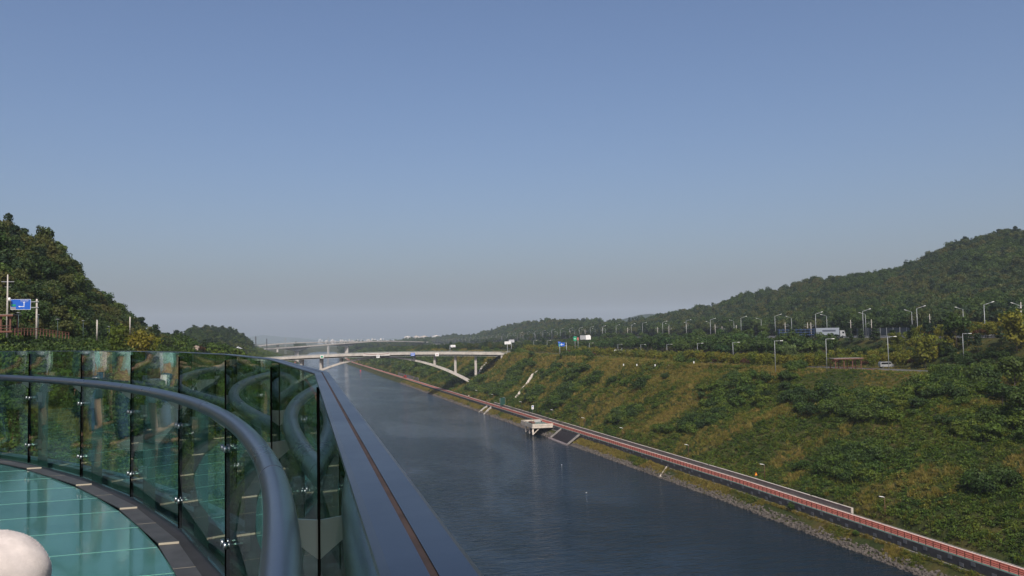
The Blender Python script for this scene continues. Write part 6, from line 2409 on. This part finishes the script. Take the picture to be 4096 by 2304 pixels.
def block(px0, px1, ty, D, m_, label, group, by=1372):
    a, b_ = at(px0, by, D), at(px1, by, D)
    W_ = np.linalg.norm(b_ - a)
    H_ = at(px0, ty, D)[2] - 6
    c = (a + b_) / 2
    o = empty('apartment_block', (c[0], c[1], 6), -HEAD)
    tag(o, label, 'building', group)
    dp = max(12, W_ * 0.5)
    MB().box((0, 0, H_ / 2), (W_, dp, H_)).build('walls', m_, o)
    MB().box((0, 0, H_ + 1.2), (W_ * 0.35, dp * 0.5, 2.4)).build('roof_house', m_, o)
    st_ = MB()
    nf = int(H_ / 3.2)
    for f_ in range(1, nf):
        st_.box((0, -dp / 2 - 0.05, f_ * 3.2), (W_ * 0.9, 0.1, 1.3))
    st_.build('window_bands', wmat, o)


for i in range(46):
    px = random.uniform(1272, 1470)
    wpx = random.uniform(3, 8)
    block(px, px + wpx, random.uniform(1357, 1366), 5600 + random.uniform(-300, 300), random.choice(tw), 'tiny pale apartment block in the hazy town behind the far bridges', 'blocks of the hazy town')
for i in range(22):
    px = random.uniform(1470, 1640)
    wpx = random.uniform(4, 10)
    block(px, px + wpx, random.uniform(1352, 1363), 4600 + random.uniform(-200, 200), random.choice(tw), 'pale low building in the town beyond the right end of the far bridges', 'blocks of the nearer town')
for k, (a, b_, t, lab) in enumerate(((1619, 1642, 1346, 'cream apartment block standing over the trees, leftmost'), (1656, 1676, 1345, 'wide cream apartment block over the trees'), (1672, 1683, 1349, 'pale slab block in front of the wide cream block'), (1683, 1711, 1345, 'white apartment block with balconies over the trees'), (1731, 1760, 1343, 'white apartment block half hidden by the ridge trees'), (1885, 1915, 1340, 'white building showing between two wooded ridges'), (1600, 1630, 1364, 'long low pale building left of the cream blocks'))):
    block(a, b_, t, 3600, tw[k % 2], lab, None)
for k, (a, b_, t, D, lab) in enumerate(((1470, 1500, 1377, 2300, 'low white hall under the far bridge deck'), (1505, 1545, 1376, 2300, 'long white hall right of the low one'), (1560, 1575, 1372, 2300, 'square pale building beside the far bridge end'))):
    block(a, b_, t, D, tw[0], lab, None, 1392)


def pylon(px, ty, by, D, wpx, label, arms=True, m_=steel_grey):
    b0 = at(px, by, D)
    H_ = at(px, ty, D)[2] - b0[2]
    o = empty('pylon', b0, -HEAD)
    tag(o, label, 'pylon')
    w_ = wpx * D / FPX
    fr = MB()
    for sx in (-1, 1):
        for sy in (-1, 1):
            fr.bar((sx * w_ * 0.5, sy * w_ * 0.5, -15), (sx * w_ * (0.15 if arms else 0.42), sy * w_ * (0.15 if arms else 0.42), H_), w_ * 0.10, w_ * 0.10, up=(1, 0, 0))
    fr.build('tower_legs', m_, o)
    bc = MB()
    n_ = 8
    for j in range(n_):
        z0, z1 = H_ * j / n_, H_ * (j + 1) / n_
        k0 = 0.5 - (0.35 if arms else 0.08) * j / n_
        k1 = 0.5 - (0.35 if arms else 0.08) * (j + 1) / n_
        for sy in (-1, 1):
            bc.bar((-w_ * k0, sy * w_ * k0, z0), (w_ * k1, sy * w_ * k1, z1), w_ * 0.06, w_ * 0.06)
            bc.bar((w_ * k0, sy * w_ * k0, z0), (-w_ * k1, sy * w_ * k1, z1), w_ * 0.06, w_ * 0.06)
    bc.build('bracing', m_, o)
    if arms:
        for j, z in enumerate((0.62, 0.75, 0.88)):
            MB().bar((-w_ * 0.9, 0, H_ * z), (w_ * 0.9, 0, H_ * z), w_ * 0.08, w_ * 0.12).build('cross_arm', m_, o)


dkm = mat('dark_lattice', (0.06, 0.06, 0.06), 0.6)
pylon(1023, 1345, 1382, 1250, 6, 'dark lattice pylon beside the left wood, leftmost of the pylons', True, dkm)
pylon(1067, 1354, 1392, 1350, 5, 'dark lattice pylon standing before the far bridge', True, dkm)
pylon(1142, 1351, 1388, 1700, 5, 'pale lattice tower between the far bridges at left', False)
pylon(1314, 1349, 1400, 1780, 6, 'tall grey lattice tower behind the middle of the far bridges', False)

# ------------------------------------------------------------------ haze
hz = bpy.data.meshes.new('haze')
HB = MB().box((0, 2500, 180), (17000, 17600, 400))
hz = HB.mesh('haze')
hm = bpy.data.materials.new('haze_air')
hm.use_nodes = True
nt = hm.node_tree
nt.nodes.remove(nt.nodes['Principled BSDF'])
pv_ = nt.nodes.new('ShaderNodeVolumePrincipled')
pv_.inputs['Color'].default_value = (0.76, 0.87, 1.0, 1)
pv_.inputs['Density'].default_value = 0.000085
pv_.inputs['Anisotropy'].default_value = 0.0
nt.links.new(pv_.outputs[0], nt.nodes['Material Output'].inputs['Volume'])
hz.materials.append(hm)
o = link(bpy.data.objects.new('haze', hz))
tag(o, 'thin blue-grey summer haze filling the valley air', 'haze', kind='stuff')


# ------------------------------------------------------------------ labels: tell look-alikes apart by the things they stand next to
ZONES = {
    'young trees by the plateau road': [(2330, 'near the bridge end'), (2560, 'around the signal gantry'), (2900, 'behind the white marker posts'), (3300, 'left of the brown shelter'), (3640, 'behind the brown shelter'), (9999, 'right of the parked silver van')],
    'reddish young trees by the plateau road': [(2560, 'left of the dark red car'), (3300, 'left of the brown shelter'), (9999, 'right of the brown shelter')],
    'dark trees in the belt below the highway': [(2500, 'near the green sign'), (2800, 'left of the lorry, distant part'), (3120, 'left of the pale willow'), (9999, 'right of the pale willow')],
    'green trees in the belt below the highway': [(2500, 'near the green sign'), (2800, 'left of the lorry, distant part'), (3120, 'left of the pale willow'), (9999, 'right of the pale willow')],
    'pines in the belt below the highway': [(3500, 'just right of the lorry'), (3800, 'above the silver van'), (9999, 'at the right edge')],
    'added shade bushes under the pines': [(3500, 'behind the brown shelter'), (3800, 'above the silver van'), (9999, 'towards the right edge')],
    'trees at the foot of the hill': [(2700, 'at its left end'), (3200, 'left of the lorry'), (3700, 'behind the noise barrier'), (9999, 'at the right edge')],
    'trees in the wood on the left hill': [(90, 'above the blue sign'), (250, 'right of the blue sign'), (450, 'above the nearer short post'), (9999, 'near its right end')],
    'trees on the crest of the left hill': [(120, 'at its highest part'), (300, 'right of the lone tall tree'), (500, 'halfway down'), (9999, 'near its right end')],
    'dark shrubs in the right thicket': [(3200, 'left of the shelter'), (3650, 'below the shelter'), (9999, 'towards the right edge')],
    'green shrubs in the right thicket': [(3200, 'left of the shelter'), (3650, 'below the shelter'), (9999, 'towards the right edge')],
    'dark shrubs on the right slope': [(2080, 'near the bridge'), (2380, 'above the pale drain'), (9999, 'left of the thicket')],
    'bright shrubs on the right slope': [(2080, 'near the bridge'), (2380, 'above the pale drain'), (9999, 'left of the thicket')],
    'dark shrubs above the balustrade': [(250, 'below the brown fence'), (9999, 'left of the boulder')],
    'bright shrubs above the balustrade': [(250, 'below the brown fence'), (9999, 'left of the boulder')],
}
NUM = ORD + ['fifteenth', 'sixteenth', 'seventeenth', 'eighteenth', 'nineteenth', 'twentieth']
tops = [o for o in sc.objects if o.parent is None and o.get('group')]
fam = {}
for o in tops:
    px = float(px_of(np.array([o.location.x]), np.array([o.location.y]))[0][0])
    for lim, txt in ZONES.get(o['group'], []):
        if px < lim:
            o['label'] = o['label'] + ', ' + txt
            break
    fam.setdefault((o['group'], o['label']), []).append((px, o))
for (g, lab), lst in fam.items():
    if 1 < len(lst) <= 20 and len(lab.split()) <= 12:
        lst.sort(key=lambda t: t[0])
        for k, (px, o) in enumerate(lst):
            o['label'] = lab + ', ' + NUM[k] + ' from left'
